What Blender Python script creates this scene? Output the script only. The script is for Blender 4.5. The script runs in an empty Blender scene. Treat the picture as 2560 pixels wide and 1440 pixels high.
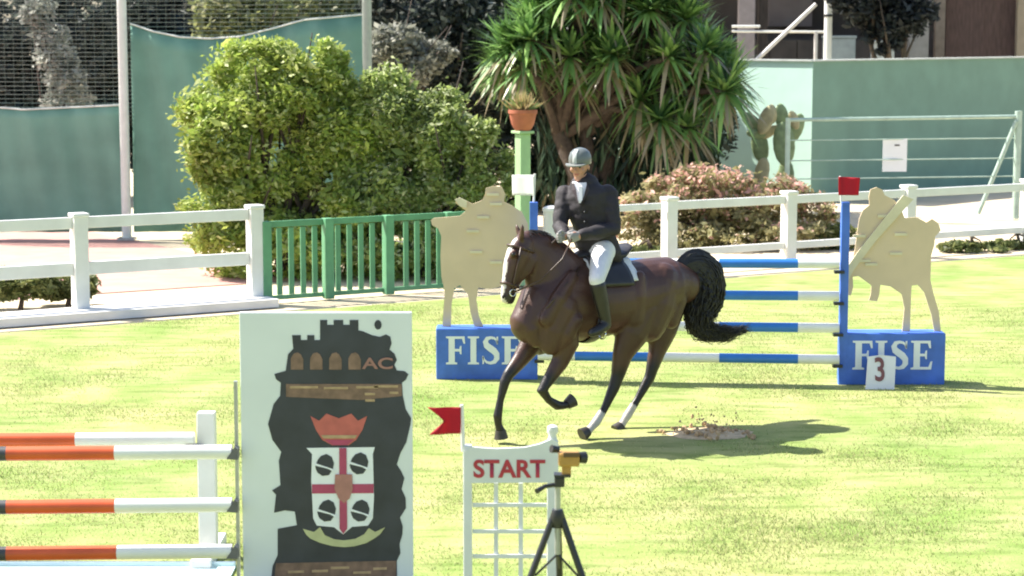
import bpy, bmesh, math, random
import numpy as np
from mathutils import Vector, Matrix, noise as mnoise

random.seed(7); RNG = np.random.default_rng(7)
SC = bpy.context.scene
COL = SC.collection

# ------------------------------------------------------------------ camera, sky, sun, exposure
F, CX, CY, CAMH, HORIZ = 5200.0, 1280.0, 720.0, 3.68, 78.0
PITCH = math.atan((CY - HORIZ) / F)
cam = bpy.data.cameras.new('camera'); camo = bpy.data.objects.new('camera', cam); COL.objects.link(camo)
camo.location = (0, 0, CAMH); camo.rotation_euler = (math.pi / 2 - PITCH, 0, 0)
cam.sensor_width = 36; cam.lens = 36 * F / 2560; cam.clip_end = 900; cam.clip_start = .1
cam.dof.use_dof = True; cam.dof.focus_distance = 18.6; cam.dof.aperture_fstop = 3.2
SC.camera = camo
SUN_EL, SUN_AZ = 50.0, math.atan2(0.34, -0.94)          # direction towards the sun, measured in the ground plane
SD = Vector((math.cos(SUN_AZ) * math.cos(math.radians(SUN_EL)), math.sin(SUN_AZ) * math.cos(math.radians(SUN_EL)), math.sin(math.radians(SUN_EL))))
w = bpy.data.worlds.new('World'); SC.world = w; w.use_nodes = True
nt = w.node_tree; bg = nt.nodes['Background']
sky = nt.nodes.new('ShaderNodeTexSky'); sky.sky_type = 'NISHITA'; sky.sun_disc = False
sky.sun_elevation = math.radians(SUN_EL); sky.sun_rotation = math.pi / 2 - SUN_AZ
sky.dust_density = 2.0
nt.links.new(sky.outputs[0], bg.inputs[0]); bg.inputs[1].default_value = 0.105
sl = bpy.data.lights.new('sun', 'SUN'); sl.energy = 4.7; sl.angle = math.radians(.6); sl.color = (1, .95, .86)
so = bpy.data.objects.new('sun', sl); COL.objects.link(so); so.rotation_euler = SD.to_track_quat('Z', 'Y').to_euler(); so.location = (-20, 10, 30)
SC.view_settings.view_transform = 'Standard'; SC.view_settings.look = 'None'
SC.view_settings.exposure = 1.32; SC.view_settings.gamma = 1.0; SC.view_settings.use_curve_mapping = False
SC.cycles.filter_width = 1.9

# ------------------------------------------------------------------ pixel -> place
CP, SP = math.cos(PITCH), math.sin(PITCH)
def ray(px, py):
    u, v = (px - CX) / F, (CY - py) / F
    return Vector((u, CP + v * SP, -SP + v * CP))
def G(px, py, z=0.0):
    d = ray(px, py); t = (z - CAMH) / d.z
    return Vector((d.x * t, d.y * t, z))
def P(px, py, Y):
    d = ray(px, py); t = Y / d.y
    return Vector((d.x * t, Y, CAMH + d.z * t))

# ------------------------------------------------------------------ materials
MATS = {}
def mat(name, col, rough=.7, var=.15, scale=6.0, bump=0.0, bscale=40.0, metal=0.0, spec=.5, col2=None, detail=4.0, stretch=None):
    if name in MATS: return MATS[name]
    m = bpy.data.materials.new(name); m.use_nodes = True; n = m.node_tree.nodes; L = m.node_tree.links
    b = n['Principled BSDF']; b.inputs['Roughness'].default_value = rough; b.inputs['Metallic'].default_value = metal
    b.inputs['Specular IOR Level'].default_value = spec
    tc = n.new('ShaderNodeTexCoord'); src = tc.outputs['Object']
    if stretch:
        mp = n.new('ShaderNodeMapping'); mp.inputs['Scale'].default_value = stretch; L.new(src, mp.inputs[0]); src = mp.outputs[0]
    nz = n.new('ShaderNodeTexNoise'); nz.inputs['Scale'].default_value = scale; nz.inputs['Detail'].default_value = detail
    L.new(src, nz.inputs['Vector'])
    rp = n.new('ShaderNodeValToRGB'); rp.color_ramp.elements[0].position = .3; rp.color_ramp.elements[1].position = .7
    c2 = col2 if col2 else tuple(min(1, c * (1 + var)) for c in col)
    c1 = col if col2 else tuple(c * (1 - var) for c in col)
    rp.color_ramp.elements[0].color = (*c1, 1); rp.color_ramp.elements[1].color = (*c2, 1)
    L.new(nz.outputs[0], rp.inputs[0]); L.new(rp.outputs[0], b.inputs['Base Color'])
    if bump:
        n2 = n.new('ShaderNodeTexNoise'); n2.inputs['Scale'].default_value = bscale; L.new(src, n2.inputs['Vector'])
        bp = n.new('ShaderNodeBump'); bp.inputs['Strength'].default_value = bump; bp.inputs['Distance'].default_value = .02
        L.new(n2.outputs[0], bp.inputs['Height']); L.new(bp.outputs[0], b.inputs['Normal'])
    MATS[name] = m; return m
def leafmat(name, trans=.35, rough=.5):
    """leaf colour comes from the mesh's 'tint' attribute (each leaf its own shade of its plant's colour)"""
    if name in MATS: return MATS[name]
    m = bpy.data.materials.new(name); m.use_nodes = True; n = m.node_tree.nodes; L = m.node_tree.links
    b = n['Principled BSDF']; b.inputs['Roughness'].default_value = rough; b.inputs['Specular IOR Level'].default_value = .35
    a = n.new('ShaderNodeAttribute'); a.attribute_name = 'tint'
    L.new(a.outputs['Color'], b.inputs['Base Color'])
    if trans:
        t = n.new('ShaderNodeBsdfTranslucent'); mx = n.new('ShaderNodeMixShader'); mx.inputs[0].default_value = trans
        L.new(a.outputs['Color'], t.inputs[0]); L.new(b.outputs[0], mx.inputs[1]); L.new(t.outputs[0], mx.inputs[2])
        L.new(mx.outputs[0], n['Material Output'].inputs[0])
    MATS[name] = m; return m
def coatmat(name, rough, sheen=0.0):
    m = bpy.data.materials.new(name); m.use_nodes = True; n = m.node_tree.nodes; L = m.node_tree.links
    b = n['Principled BSDF']; b.inputs['Roughness'].default_value = rough; b.inputs['Specular IOR Level'].default_value = .45
    a = n.new('ShaderNodeAttribute'); a.attribute_name = 'tint'
    nz = n.new('ShaderNodeTexNoise'); nz.inputs['Scale'].default_value = 9; nz.inputs['Detail'].default_value = 6
    hs = n.new('ShaderNodeHueSaturation'); mr = n.new('ShaderNodeMapRange'); mr.inputs[3].default_value = .75; mr.inputs[4].default_value = 1.25
    tc = n.new('ShaderNodeTexCoord'); L.new(tc.outputs['Object'], nz.inputs['Vector'])
    L.new(nz.outputs[0], mr.inputs[0]); L.new(mr.outputs[0], hs.inputs['Value']); L.new(a.outputs['Color'], hs.inputs['Color'])
    L.new(hs.outputs[0], b.inputs['Base Color'])
    n2 = n.new('ShaderNodeTexNoise'); n2.inputs['Scale'].default_value = 16; n2.inputs['Detail'].default_value = 8; n2.inputs['Roughness'].default_value = .7; L.new(tc.outputs['Object'], n2.inputs['Vector'])
    bp = n.new('ShaderNodeBump'); bp.inputs['Strength'].default_value = .35; bp.inputs['Distance'].default_value = .012
    L.new(n2.outputs[0], bp.inputs['Height']); L.new(bp.outputs[0], b.inputs['Normal'])
    return m

# ------------------------------------------------------------------ mesh builder
class MB:
    def __init__(s): s.v = []; s.f = []
    def add(s, vs, fs):
        o = len(s.v); s.v += [tuple(v) for v in vs]; s.f += [tuple(i + o for i in f) for f in fs]; return s
    def box(s, c, size, ax=None):
        X, Y, Z = ax if ax else (Vector((1, 0, 0)), Vector((0, 1, 0)), Vector((0, 0, 1)))
        c = Vector(c); hx, hy, hz = size[0] / 2, size[1] / 2, size[2] / 2
        vs = [c + X * (a * hx) + Y * (b * hy) + Z * (d * hz) for a in (-1, 1) for b in (-1, 1) for d in (-1, 1)]
        return s.add(vs, [(0, 1, 3, 2), (4, 6, 7, 5), (0, 4, 5, 1), (2, 3, 7, 6), (0, 2, 6, 4), (1, 5, 7, 3)])
    def bar(s, a, b, w_, d_, up=Vector((0, 0, 1))):
        """box from a to b, w_ wide (along up x dir), d_ the other way"""
        a, b = Vector(a), Vector(b); Z = (b - a); L = Z.length; Z = Z / L
        ref = up if abs(Z.dot(up)) < .95 else Vector((0, 1, 0))
        X = ref.cross(Z).normalized(); Y = Z.cross(X)
        return s.box((a + b) / 2, (w_, d_, L), (X, Y, Z))
    def tube(s, pts, rad, n=10, cap=True, ref=None):
        """loft of circles/ellipses; rad entries are r or (r_across, r_along_ref)"""
        pts = [Vector(p) for p in pts]; k = len(pts); rings = []
        prevx = None
        for i, p in enumerate(pts):
            t = (pts[min(i + 1, k - 1)] - pts[max(i - 1, 0)]); t = t.normalized() if t.length > 1e-9 else Vector((0, 0, 1))
            if ref is not None:
                x = ref - t * ref.dot(t); x = x.normalized() if x.length > 1e-4 else t.orthogonal().normalized()
            elif prevx is None: x = t.orthogonal().normalized()
            else: x = prevx - t * prevx.dot(t); x = x.normalized()
            prevx = x; y = t.cross(x)
            r = rad[i] if isinstance(rad, (list, tuple)) else rad
            ra, rb = (r if isinstance(r, (tuple, list)) else (r, r))
            rings.append([p + x * (math.cos(2 * math.pi * j / n) * ra) + y * (math.sin(2 * math.pi * j / n) * rb) for j in range(n)])
        vs = [v for r in rings for v in r]; fs = []
        for i in range(k - 1):
            for j in range(n):
                a, b = i * n + j, i * n + (j + 1) % n
                fs.append((a, b, b + n, a + n))
        if cap:
            fs.append(tuple(range(n - 1, -1, -1))); fs.append(tuple((k - 1) * n + j for j in range(n)))
        return s.add(vs, fs)
    def limb(s, pts, rad, n=14, ref=None):
        """tube with domed ends, for bodies"""
        pts = [Vector(p) for p in pts]; rad = [r if isinstance(r, (tuple, list)) else (r, r) for r in rad]
        def dome(p, d, r):
            m = (r[0] + r[1]) / 2
            return [(p + d * (m * math.sin(a)), (r[0] * math.cos(a), r[1] * math.cos(a))) for a in (math.radians(35), math.radians(62), math.radians(82))]
        d0 = (pts[0] - pts[1]).normalized(); d1 = (pts[-1] - pts[-2]).normalized()
        A = dome(pts[0], d0, rad[0])[::-1]; B = dome(pts[-1], d1, rad[-1])
        return s.tube([a[0] for a in A] + pts + [b[0] for b in B], [a[1] for a in A] + rad + [b[1] for b in B], n=n, ref=ref)
    def ball(s, c, r, n=12, m=8, ax=None):
        c = Vector(c); r = r if isinstance(r, (tuple, list)) else (r, r, r)
        X, Y, Z = ax if ax else (Vector((1, 0, 0)), Vector((0, 1, 0)), Vector((0, 0, 1)))
        vs = [c - Z * r[2]]
        for i in range(1, m):
            th = -math.pi / 2 + math.pi * i / m
            for j in range(n):
                a = 2 * math.pi * j / n
                vs.append(c + X * (math.cos(th) * math.cos(a) * r[0]) + Y * (math.cos(th) * math.sin(a) * r[1]) + Z * (math.sin(th) * r[2]))
        vs.append(c + Z * r[2]); fs = []
        for j in range(n): fs.append((0, 1 + (j + 1) % n, 1 + j))
        for i in range(m - 2):
            for j in range(n):
                a, b = 1 + i * n + j, 1 + i * n + (j + 1) % n; fs.append((a, b, b + n, a + n))
        e = len(vs) - 1
        for j in range(n): fs.append((e, 1 + (m - 2) * n + j, 1 + (m - 2) * n + (j + 1) % n))
        return s.add(vs, fs)
    def prism(s, front, depth):
        """front: outline points (3D); extruded along vector depth"""
        front = [Vector(p) for p in front]; d = Vector(depth); n = len(front)
        from mathutils.geometry import tessellate_polygon
        tris = tessellate_polygon([front])
        vs = front + [p + d for p in front]
        fs = [tuple(t) for t in tris] + [tuple(i + n for i in reversed(t)) for t in tris]
        fs += [(i, (i + 1) % n, (i + 1) % n + n, i + n) for i in range(n)]
        return s.add(vs, fs)
    def mesh(s, name='mesh'):
        m = bpy.data.meshes.new(name); m.from_pydata(s.v, [], s.f); m.update()
        b = bmesh.new(); b.from_mesh(m); bmesh.ops.recalc_face_normals(b, faces=b.faces); b.to_mesh(m); b.free()
        return m
def smooth(m, angle=None):
    m.polygons.foreach_set('use_smooth', [True] * len(m.polygons))
    if angle:
        m.set_sharp_from_angle(angle=math.radians(angle))
    return m
def link(name, me, material, parent=None, loc=None):
    """mesh given in world coordinates; its object sits under parent (an Empty without rotation)"""
    o = bpy.data.objects.new(name, me); COL.objects.link(o)
    if material and not me.materials: me.materials.append(material)
    if parent:
        o.parent = parent
        base = Vector(parent['_w']) if '_w' in parent else Vector(parent.location)
        me.transform(Matrix.Translation(-base))
    elif loc is not None:
        me.transform(Matrix.Translation(-Vector(loc))); o.location = loc
    return o
def part(name, mb, material, parent, sm=None, bevel=0):
    me = mb.mesh(name) if isinstance(mb, MB) else mb
    if sm: smooth(me, sm if sm is not True else None)
    o = link(name, me, material, parent)
    if bevel:
        b = o.modifiers.new('bevel', 'BEVEL'); b.width = bevel; b.segments = 2; b.limit_method = 'ANGLE'
    return o
def sub(name, mb, material, parent_part, sm=None):
    """sub-part: parent_part's origin is its thing's origin"""
    me = mb.mesh(name) if isinstance(mb, MB) else mb
    if sm: smooth(me, sm if sm is not True else None)
    o = bpy.data.objects.new(name, me); COL.objects.link(o); me.materials.append(material)
    o.parent = parent_part; top = parent_part.parent if parent_part.parent else parent_part
    me.transform(Matrix.Translation(-Vector(top.location))); return o
def thing(name, label, cat, loc, group=None):
    o = bpy.data.objects.new(name, None); COL.objects.link(o); o.location = loc; o.empty_display_size = .1
    o['label'] = label; o['category'] = cat
    if group: o['group'] = group
    return o
def solo(name, mb, material, label, cat, loc, group=None, sm=None, kind=None):
    me = mb.mesh(name) if isinstance(mb, MB) else mb
    if sm: smooth(me, sm if sm is not True else None)
    o = link(name, me, material, None, loc)
    o['label'] = label; o['category'] = cat
    if group: o['group'] = group
    if kind: o['kind'] = kind
    return o
def struct(name, mb, material):
    me = mb.mesh(name) if isinstance(mb, MB) else mb
    o = link(name, me, material); o['kind'] = 'structure'; return o
def fuse(mb, voxel, it=6, fac=.5):
    """one continuous surface out of overlapping limbs"""
    me = mb.mesh('tmp'); o = bpy.data.objects.new('tmp', me); COL.objects.link(o)
    r = o.modifiers.new('r', 'REMESH'); r.mode = 'VOXEL'; r.voxel_size = voxel
    if it:
        s_ = o.modifiers.new('s', 'SMOOTH'); s_.iterations = it; s_.factor = fac
    dg = bpy.context.evaluated_depsgraph_get(); dg.update()
    out = bpy.data.meshes.new_from_object(o.evaluated_get(dg)); bpy.data.objects.remove(o); bpy.data.meshes.remove(me)
    return smooth(out)
def paint(me, fn):
    """colour of the coat or cloth per vertex, from the vertex's place on the body"""
    a = me.color_attributes.new('tint', 'FLOAT_COLOR', 'POINT')
    cols = np.ones((len(me.vertices), 4), dtype=np.float32)
    for i, v in enumerate(me.vertices): cols[i, :3] = fn(v.co)
    a.data.foreach_set('color', cols.ravel())
def quads(pos, ax, ay, tint, name, fold=0.0):
    """many small leaf faces: centre, half-length vector, half-width vector, colour (all Nx3)"""
    n = len(pos)
    v = np.empty((n, 4, 3), np.float32)
    v[:, 0] = pos - ax; v[:, 1] = pos + ay - ax * .15; v[:, 2] = pos + ax; v[:, 3] = pos - ay - ax * .15
    me = bpy.data.meshes.new(name)
    me.vertices.add(n * 4); me.vertices.foreach_set('co', v.ravel())
    me.loops.add(n * 4); me.loops.foreach_set('vertex_index', np.arange(n * 4, dtype=np.int32))
    me.polygons.add(n); me.polygons.foreach_set('loop_start', np.arange(0, n * 4, 4, dtype=np.int32))
    me.update(calc_edges=True)
    a = me.color_attributes.new('tint', 'FLOAT_COLOR', 'POINT')
    c = np.ones((n, 4, 4), np.float32); c[:, :, :3] = tint[:, None, :]; a.data.foreach_set('color', c.ravel())
    return me
def rand_dirs(n):
    d = RNG.normal(size=(n, 3)); return d / np.linalg.norm(d, axis=1)[:, None]
def leaf_cloud(name, blobs, n, size, colA, colB, colC=None, cfrac=0.0, gap=.35, lo=.55, aspect=.45, topbias=0.0, pale_up=0.0):
    """leaves spread in the shells of ellipsoidal boughs; boughs are themselves broken into clumps"""
    blobs = [(np.array(c, float), np.array(r, float)) for c, r in blobs]
    vol = np.array([np.prod(r) ** (2 / 3) for _, r in blobs]); vol /= vol.sum()
    ps = []
    for (c, r), f in zip(blobs, vol):
        k = int(n * f); nc = max(10, int(30 * f * len(blobs) ** .5) + 14)
        cd = rand_dirs(nc); cr = RNG.uniform(lo, 1.0, nc) ** .6
        cc = cd * cr[:, None]
        idx = RNG.integers(0, nc, k)
        p = cc[idx] + RNG.normal(size=(k, 3)) * gap * .5
        m = np.linalg.norm(p, axis=1); p = p / np.maximum(m, 1.12)[:, None] * 1.12 if False else p
        p = p[(m < 1.2)]
        ps.append(c + p * r)
    p = np.concatenate(ps); p = p[p[:, 2] > .02]; k = len(p)
    sz = size * RNG.lognormal(0, .32, k)
    d = rand_dirs(k); d[:, 2] = d[:, 2] * .7
    d /= np.linalg.norm(d, axis=1)[:, None]
    e = np.cross(d, rand_dirs(k)); e /= np.linalg.norm(e, axis=1)[:, None] + 1e-9
    t = RNG.random(k)[:, None] ** 1.2
    tint = np.array(colA) * (1 - t) + np.array(colB) * t
    tint = tint * (1 + .22 * np.sin(p[:, 0] * 2.9 + 1.7 * np.sin(p[:, 2] * 2.3)) * np.sin(p[:, 2] * 3.7 + p[:, 1] * 2.1 + 1.3 * np.sin(p[:, 0] * 1.9)))[:, None]
    if colC is not None:
        z = p[:, 2]; zz = (z - z.min()) / (z.max() - z.min())
        pick = RNG.random(k) < cfrac * (zz ** 1.5 * 2 if topbias else 1)
        tint[pick] = np.array(colC) * RNG.uniform(.8, 1.15, (pick.sum(), 1))
    return quads(p.astype(np.float32), d * sz[:, None], e * (sz * aspect)[:, None], tint.astype(np.float32), name)

WHITE = mat('white_paint', (.70, .69, .66), .5, .06, 3, col2=(.80, .80, .77), detail=8)
WHITE2 = mat('white_board', (.70, .74, .74), .45, .05, 2)
BLACKP = mat('black_plastic', (.022, .022, .024), .4, .2)
STEEL = mat('galvanised_steel', (.42, .43, .43), .45, .15, 12, metal=.6)
GREENW = mat('green_wall_paint', (.165, .285, .225), .75, .09, 1.4, bump=.15, bscale=20)  # darker copy of the corner wall's colour, shade put into it
GREENF = mat('green_fence_paint', (.11, .30, .155), .55, .14, 4)
BARK = mat('bark', (.075, .055, .042), .9, .35, 9, bump=.6, bscale=25)
SAND = mat('sandy_soil', (.60, .50, .35), .95, .14, 1.2, bump=.3, bscale=25)
CLAY = mat('clay_court', (.50, .275, .235), .95, .12, 2)
CONC = mat('concrete', (.55, .54, .50), .85, .12, 5, bump=.2, bscale=40)
BLUE = mat('blue_paint', (.06, .16, .58), .5, .22, 4, detail=8)
PLY = mat('plywood', (.68, .53, .355), .7, .07, 2.5, detail=6)
PLYEDGE = mat('plywood_edge', (.70, .62, .43), .7, .1)
LEAF = leafmat('foliage', .46)
LEAFDRY = leafmat('foliage_dry', .2, .7)

# ------------------------------------------------------------------ ground
def lawn_material():
    m = bpy.data.materials.new('lawn'); m.use_nodes = True; n = m.node_tree.nodes; L = m.node_tree.links
    b = n['Principled BSDF']; b.inputs['Roughness'].default_value = .95; b.inputs['Specular IOR Level'].default_value = .1
    tc = n.new('ShaderNodeTexCoord')
    def nz(scale, det, rough=.6):
        t = n.new('ShaderNodeTexNoise'); t.inputs['Scale'].default_value = scale; t.inputs['Detail'].default_value = det
        t.inputs['Roughness'].default_value = rough; L.new(tc.outputs['Object'], t.inputs['Vector']); return t
    a, c, d = nz(.42, 3), nz(1.7, 6), nz(30, 4)
    r1 = n.new('ShaderNodeValToRGB'); e = r1.color_ramp.elements
    e[0].position = .34; e[0].color = (.165, .275, .055, 1); e[1].position = .66; e[1].color = (.35, .345, .135, 1)
    r2 = n.new('ShaderNodeValToRGB'); e = r2.color_ramp.elements
    e[0].position = .38; e[0].color = (.235, .29, .095, 1); e[1].position = .64; e[1].color = (.41, .385, .20, 1)
    mx = n.new('ShaderNodeMix'); mx.data_type = 'RGBA'; mx.inputs[0].default_value = .5
    L.new(a.outputs[0], r1.inputs[0]); L.new(c.outputs[0], r2.inputs[0]); L.new(r1.outputs[0], mx.inputs[6]); L.new(r2.outputs[0], mx.inputs[7])
    mp = n.new('ShaderNodeMapping'); mp.inputs['Scale'].default_value = (.7, 2.6, 1); L.new(tc.outputs['Object'], mp.inputs[0])
    st = n.new('ShaderNodeTexNoise'); st.inputs['Scale'].default_value = 2.2; st.inputs['Detail'].default_value = 5; L.new(mp.outputs[0], st.inputs['Vector'])
    r3 = n.new('ShaderNodeValToRGB'); e = r3.color_ramp.elements; e[0].position = .33; e[0].color = (.66, .74, .62, 1); e[1].position = .52; e[1].color = (1, 1, 1, 1)
    m2 = n.new('ShaderNodeMix'); m2.data_type = 'RGBA'; m2.blend_type = 'MULTIPLY'; m2.inputs[0].default_value = 1
    L.new(st.outputs[0], r3.inputs[0]); L.new(mx.outputs[2], m2.inputs[6]); L.new(r3.outputs[0], m2.inputs[7])
    L.new(m2.outputs[2], b.inputs['Base Color'])
    bp = n.new('ShaderNodeBump'); bp.inputs['Strength'].default_value = .5; bp.inputs['Distance'].default_value = .03
    L.new(d.outputs[0], bp.inputs['Height']); L.new(bp.outputs[0], b.inputs['Normal'])
    return m
LAWN = lawn_material()
struct('ground', MB().add([(-250, -30, -.02), (250, -30, -.02), (250, 420, -.02), (-250, 420, -.02)], [(0, 1, 2, 3)]), SAND)
# the fence line of the arena
FA, FB = G(203, 790), G(1970, 662)
FD = (FB - FA).normalized(); FN = Vector((FD.y, -FD.x, 0))        # FN points into the arena, towards the camera
def fl(px, off=0.0, z=0.0):
    """point of the fence line under image column px"""
    k = (px - CX) / F / CP * 1.0
    # solve X = kx * depth with depth along the view axis taken on the ground
    best = None; lo, hi = -20.0, 30.0
    for _ in range(50):
        mid = (lo + hi) / 2; p = FA + FD * mid
        dep = p.y * CP + CAMH * SP
        if p.x / dep * F + CX < px: lo = mid
        else: hi = mid
    p = FA + FD * ((lo + hi) / 2) + FN * off
    return Vector((p.x, p.y, z))
e0, e1 = FA - FD * 40 + FN * 1.15, FA + FD * 60 + FN * .75
bmL = MB(); NX, NY = 60, 40
g0, g1 = Vector((-45, -25, 0)), Vector((60, -25, 0))
vs = []; fs = []
for j in range(NY + 1):
    for i in range(NX + 1):
        u, v = i / NX, j / NY
        p = (g0 * (1 - u) + g1 * u) * (1 - v) + (e0 * (1 - u) + e1 * u) * v
        wob = mnoise.noise(Vector((p.x * .6, p.y * .6, 0))) * .12 * (1 if j == NY else .0)
        vs.append((p.x, p.y + wob, .004 * (1 if j else 1)))
for j in range(NY):
    for i in range(NX):
        a = j * (NX + 1) + i; fs.append((a, a + 1, a + NX + 2, a + NX + 1))
struct('lawn', bmL.add(vs, fs), LAWN)
# clay court beyond the left fence
c0 = FA - FN * 2.2
struct('clay_court', MB().add([tuple(c0 - FD * 30 + Vector((0, 0, -.008))), tuple(c0 + FD * 4.5 + Vector((0, 0, -.008))),
      tuple(c0 + FD * 3.0 - FN * 30 + Vector((0, 0, -.008))), tuple(c0 - FD * 30 - FN * 30 + Vector((0, 0, -.008)))], [(0, 1, 2, 3)]), CLAY)
# white kerb at the foot of the left fence
k = MB(); ka, kb = FA - FD * 22, fl(660)
k.bar(ka + FN * .12 + Vector((0, 0, .07)), kb + FN * .12 + Vector((0, 0, .07)), .14, .75) if False else None
mid = (ka + kb) / 2 + FN * .18
k.box(mid + Vector((0, 0, .05)), ((kb - ka).length, .62, .11), (FD, FN, Vector((0, 0, 1))))
struct('kerb', k, mat('white_kerb', (.74, .73, .70), .8, .08, 3, bump=.2))

# grass blades over the lawn in view
def grass_blades(n):
    y = 10.5 + (28 - 10.5) * RNG.random(n) ** 1.35
    x = (RNG.random(n) - .5) * 2 * y * .29
    lim = np.array([FA.y + (xx - FA.x) * FD.y / FD.x for xx in x]) - 1.1
    keep = y < lim; x, y = x[keep], y[keep]; k_ = len(x)
    f = np.array([mnoise.noise(Vector((a * .9, b * .9, 3.3))) for a, b in zip(x, y)])
    keep = RNG.random(k_) < np.clip(.45 + f * 1.3, .06, 1); x, y, f = x[keep], y[keep], f[keep]; k_ = len(x)
    h = RNG.uniform(.010, .026, k_) * (1 + np.clip(f, 0, 1)); wd = RNG.uniform(.003, .006, k_)
    an = RNG.random(k_) * 6.283; ln = RNG.normal(0, .6, (k_, 2))
    base = np.stack([x, y, np.full(k_, .002)], 1)
    sx = np.stack([np.cos(an) * wd, np.sin(an) * wd, np.zeros(k_)], 1)
    tip = base + np.stack([ln[:, 0] * h, ln[:, 1] * h, h], 1)
    v = np.empty((k_, 3, 3), np.float32); v[:, 0] = base - sx; v[:, 1] = base + sx; v[:, 2] = tip
    me = bpy.data.meshes.new('grass'); me.vertices.add(k_ * 3); me.vertices.foreach_set('co', v.ravel())
    me.loops.add(k_ * 3); me.loops.foreach_set('vertex_index', np.arange(k_ * 3, dtype=np.int32))
    me.polygons.add(k_); me.polygons.foreach_set('loop_start', np.arange(0, k_ * 3, 3, dtype=np.int32)); me.update(calc_edges=True)
    t = RNG.random(k_)[:, None]; dry = (RNG.random(k_) < .45)[:, None]
    tint = np.where(dry, np.array([.42, .40, .20]), np.array([.27, .34, .11])) * (.8 + .5 * t)
    a = me.color_attributes.new('tint', 'FLOAT_COLOR', 'POINT'); c = np.ones((k_, 3, 4), np.float32); c[:, :, :3] = tint[:, None, :]
    a.data.foreach_set('color', c.ravel()); return me
go = link('grass', grass_blades(330000), leafmat('grass_blade', .5, .6)); go['kind'] = 'stuff'; go['label'] = 'short sunlit yellow-green grass covering the arena floor'; go['category'] = 'grass'

# ------------------------------------------------------------------ white rail fence
def fence_section(name, label, pxs, z0, top, mids, post_w=.19, first_round=False):
    base = fl(pxs[0], 0, 0)
    t = thing(name, label, 'fence', base, 'white rail fences round the arena')
    for i, px in enumerate(pxs):
        q = fl(px, 0, z0); m = MB()
        m.box(q + Vector((0, 0, (top - z0) / 2)), (post_w, post_w, top - z0), (FD, FN, Vector((0, 0, 1))))
        m.box(q + Vector((0, 0, top - z0 + .022)), (post_w * 1.16, post_w * 1.16, .05), (FD, FN, Vector((0, 0, 1))))
        part('post', m, WHITE, t, bevel=.012)
    a, b = fl(pxs[0] + 1), fl(pxs[-1] - 1)
    for i in range(len(pxs) - 1):
        p, q = fl(pxs[i]), fl(pxs[i + 1])
        for zz, hh in mids:
            m = MB(); s_ = FD * (post_w / 2 + .002)
            m.box((p + q) / 2 + Vector((0, 0, zz)), ((q - p).length - post_w - .004, .07, hh), (FD, FN, Vector((0, 0, 1))))
            part('rail', m, WHITE, t, bevel=.008)
    return t
fence_section('rail_fence', 'white two-rail fence behind the blue and white jump poles', [1672, 1970, 2268, 2566, 2864], 0, 1.13, [(1.04, .13), (.31, .11)])
fence_section('rail_fence', 'white rail fence on a pale kerb beside the green windscreen', [-330, 203, 640], .10, 1.30, [(1.22, .15), (.62, .17)])
# thick end post and its short rails behind the rider
q = fl(1378); t = thing('gate_post', 'thick round white gate post behind the rider\'s arm', 'post', q)
part('post_shaft', MB().tube([q, q + Vector((0, 0, 1.05))], .12, 16), WHITE, t, sm=40)
part('post_cap', MB().tube([q + Vector((0, 0, 1.052)), q + Vector((0, 0, 1.10)), q + Vector((0, 0, 1.13))], [.135, .13, .06], 16), WHITE, t, sm=40)
p2 = fl(1672) ; t = thing('fence_panel', 'white rails between round gate post and the rail fence', 'fence', (q + p2) / 2, 'white rail fences round the arena')
for zz, hh in [(1.04, .10), (.31, .10)]:
    m = MB(); m.box((q + p2) / 2 + Vector((0, 0, zz)), ((p2 - q).length - .33, .06, hh), (FD, FN, Vector((0, 0, 1)))); part('rail', m, WHITE, t, bevel=.008)

# ------------------------------------------------------------------ green baluster fence and gate post with pot
gx0, gx1 = 655, 1262
t = thing('baluster_fence', 'green metal fence with flat vertical bars below the hedge', 'fence', fl(gx0))
pa, pb = fl(gx0), fl(gx1); GL = (pb - pa).length
for zz, hh in [(1.07, .085), (.06, .06)]:
    m = MB(); m.box((pa + pb) / 2 + Vector((0, 0, zz)), (GL, .05, hh), (FD, FN, Vector((0, 0, 1)))); part('rail', m, GREENF, t, bevel=.006)
nb = int(GL / .178); barm = None
postpx = [fl(663), fl(818), fl(968), fl(1120), fl(1258)]
for i in range(nb):
    c = pa + FD * (.09 + i * .178)
    if min((c - p_).length for p_ in postpx) < .13: continue
    if barm is None:
        m = MB(); m.box(pa + Vector((0, 0, .555)), (.075, .022, .92), (FD, FN, Vector((0, 0, 1))))
        o = part('baluster', m, GREENF, t); barm = o.data; o.location = c - pa
    else:
        o = bpy.data.objects.new('baluster', barm); COL.objects.link(o); o.parent = t; o.location = c - pa
for p_ in postpx:
    part('post', MB().box(p_ + Vector((0, 0, .56)) + FN * .04, (.13, .14, 1.12), (FD, FN, Vector((0, 0, 1)))), GREENF, t, bevel=.01)
gp = fl(1296, .12)
GP = mat('pale_green_paint', (.34, .52, .27), .6, .1, 5)
t = thing('pot_column', 'tall pale green column carrying a terracotta flower pot', 'column', gp)
zt = P(1296, 334, gp.y).z
part('shaft', MB().box(gp + Vector((0, 0, zt / 2)), (.17, .17, zt), (FD, FN, Vector((0, 0, 1)))), GP, t, bevel=.01)
part('capital', MB().box(gp + Vector((0, 0, zt + .022)), (.25, .25, .04), (FD, FN, Vector((0, 0, 1)))), GP, t, bevel=.008)
TERRA = mat('terracotta', (.42, .135, .075), .8, .2, 6)
zb = zt + .044; t = thing('flower_pot', 'terracotta flower pot with dry grassy plant on the green column', 'flower pot', gp + Vector((0, 0, zb)))
prof = [(.115, 0), (.17, .10), (.20, .24), (.215, .25), (.215, .30), (.19, .30), (.17, .26)]
part('pot', MB().tube([gp + Vector((0, 0, zb + z)) for r, z in prof], [r for r, z in prof], 20), TERRA, t, sm=40)
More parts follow.
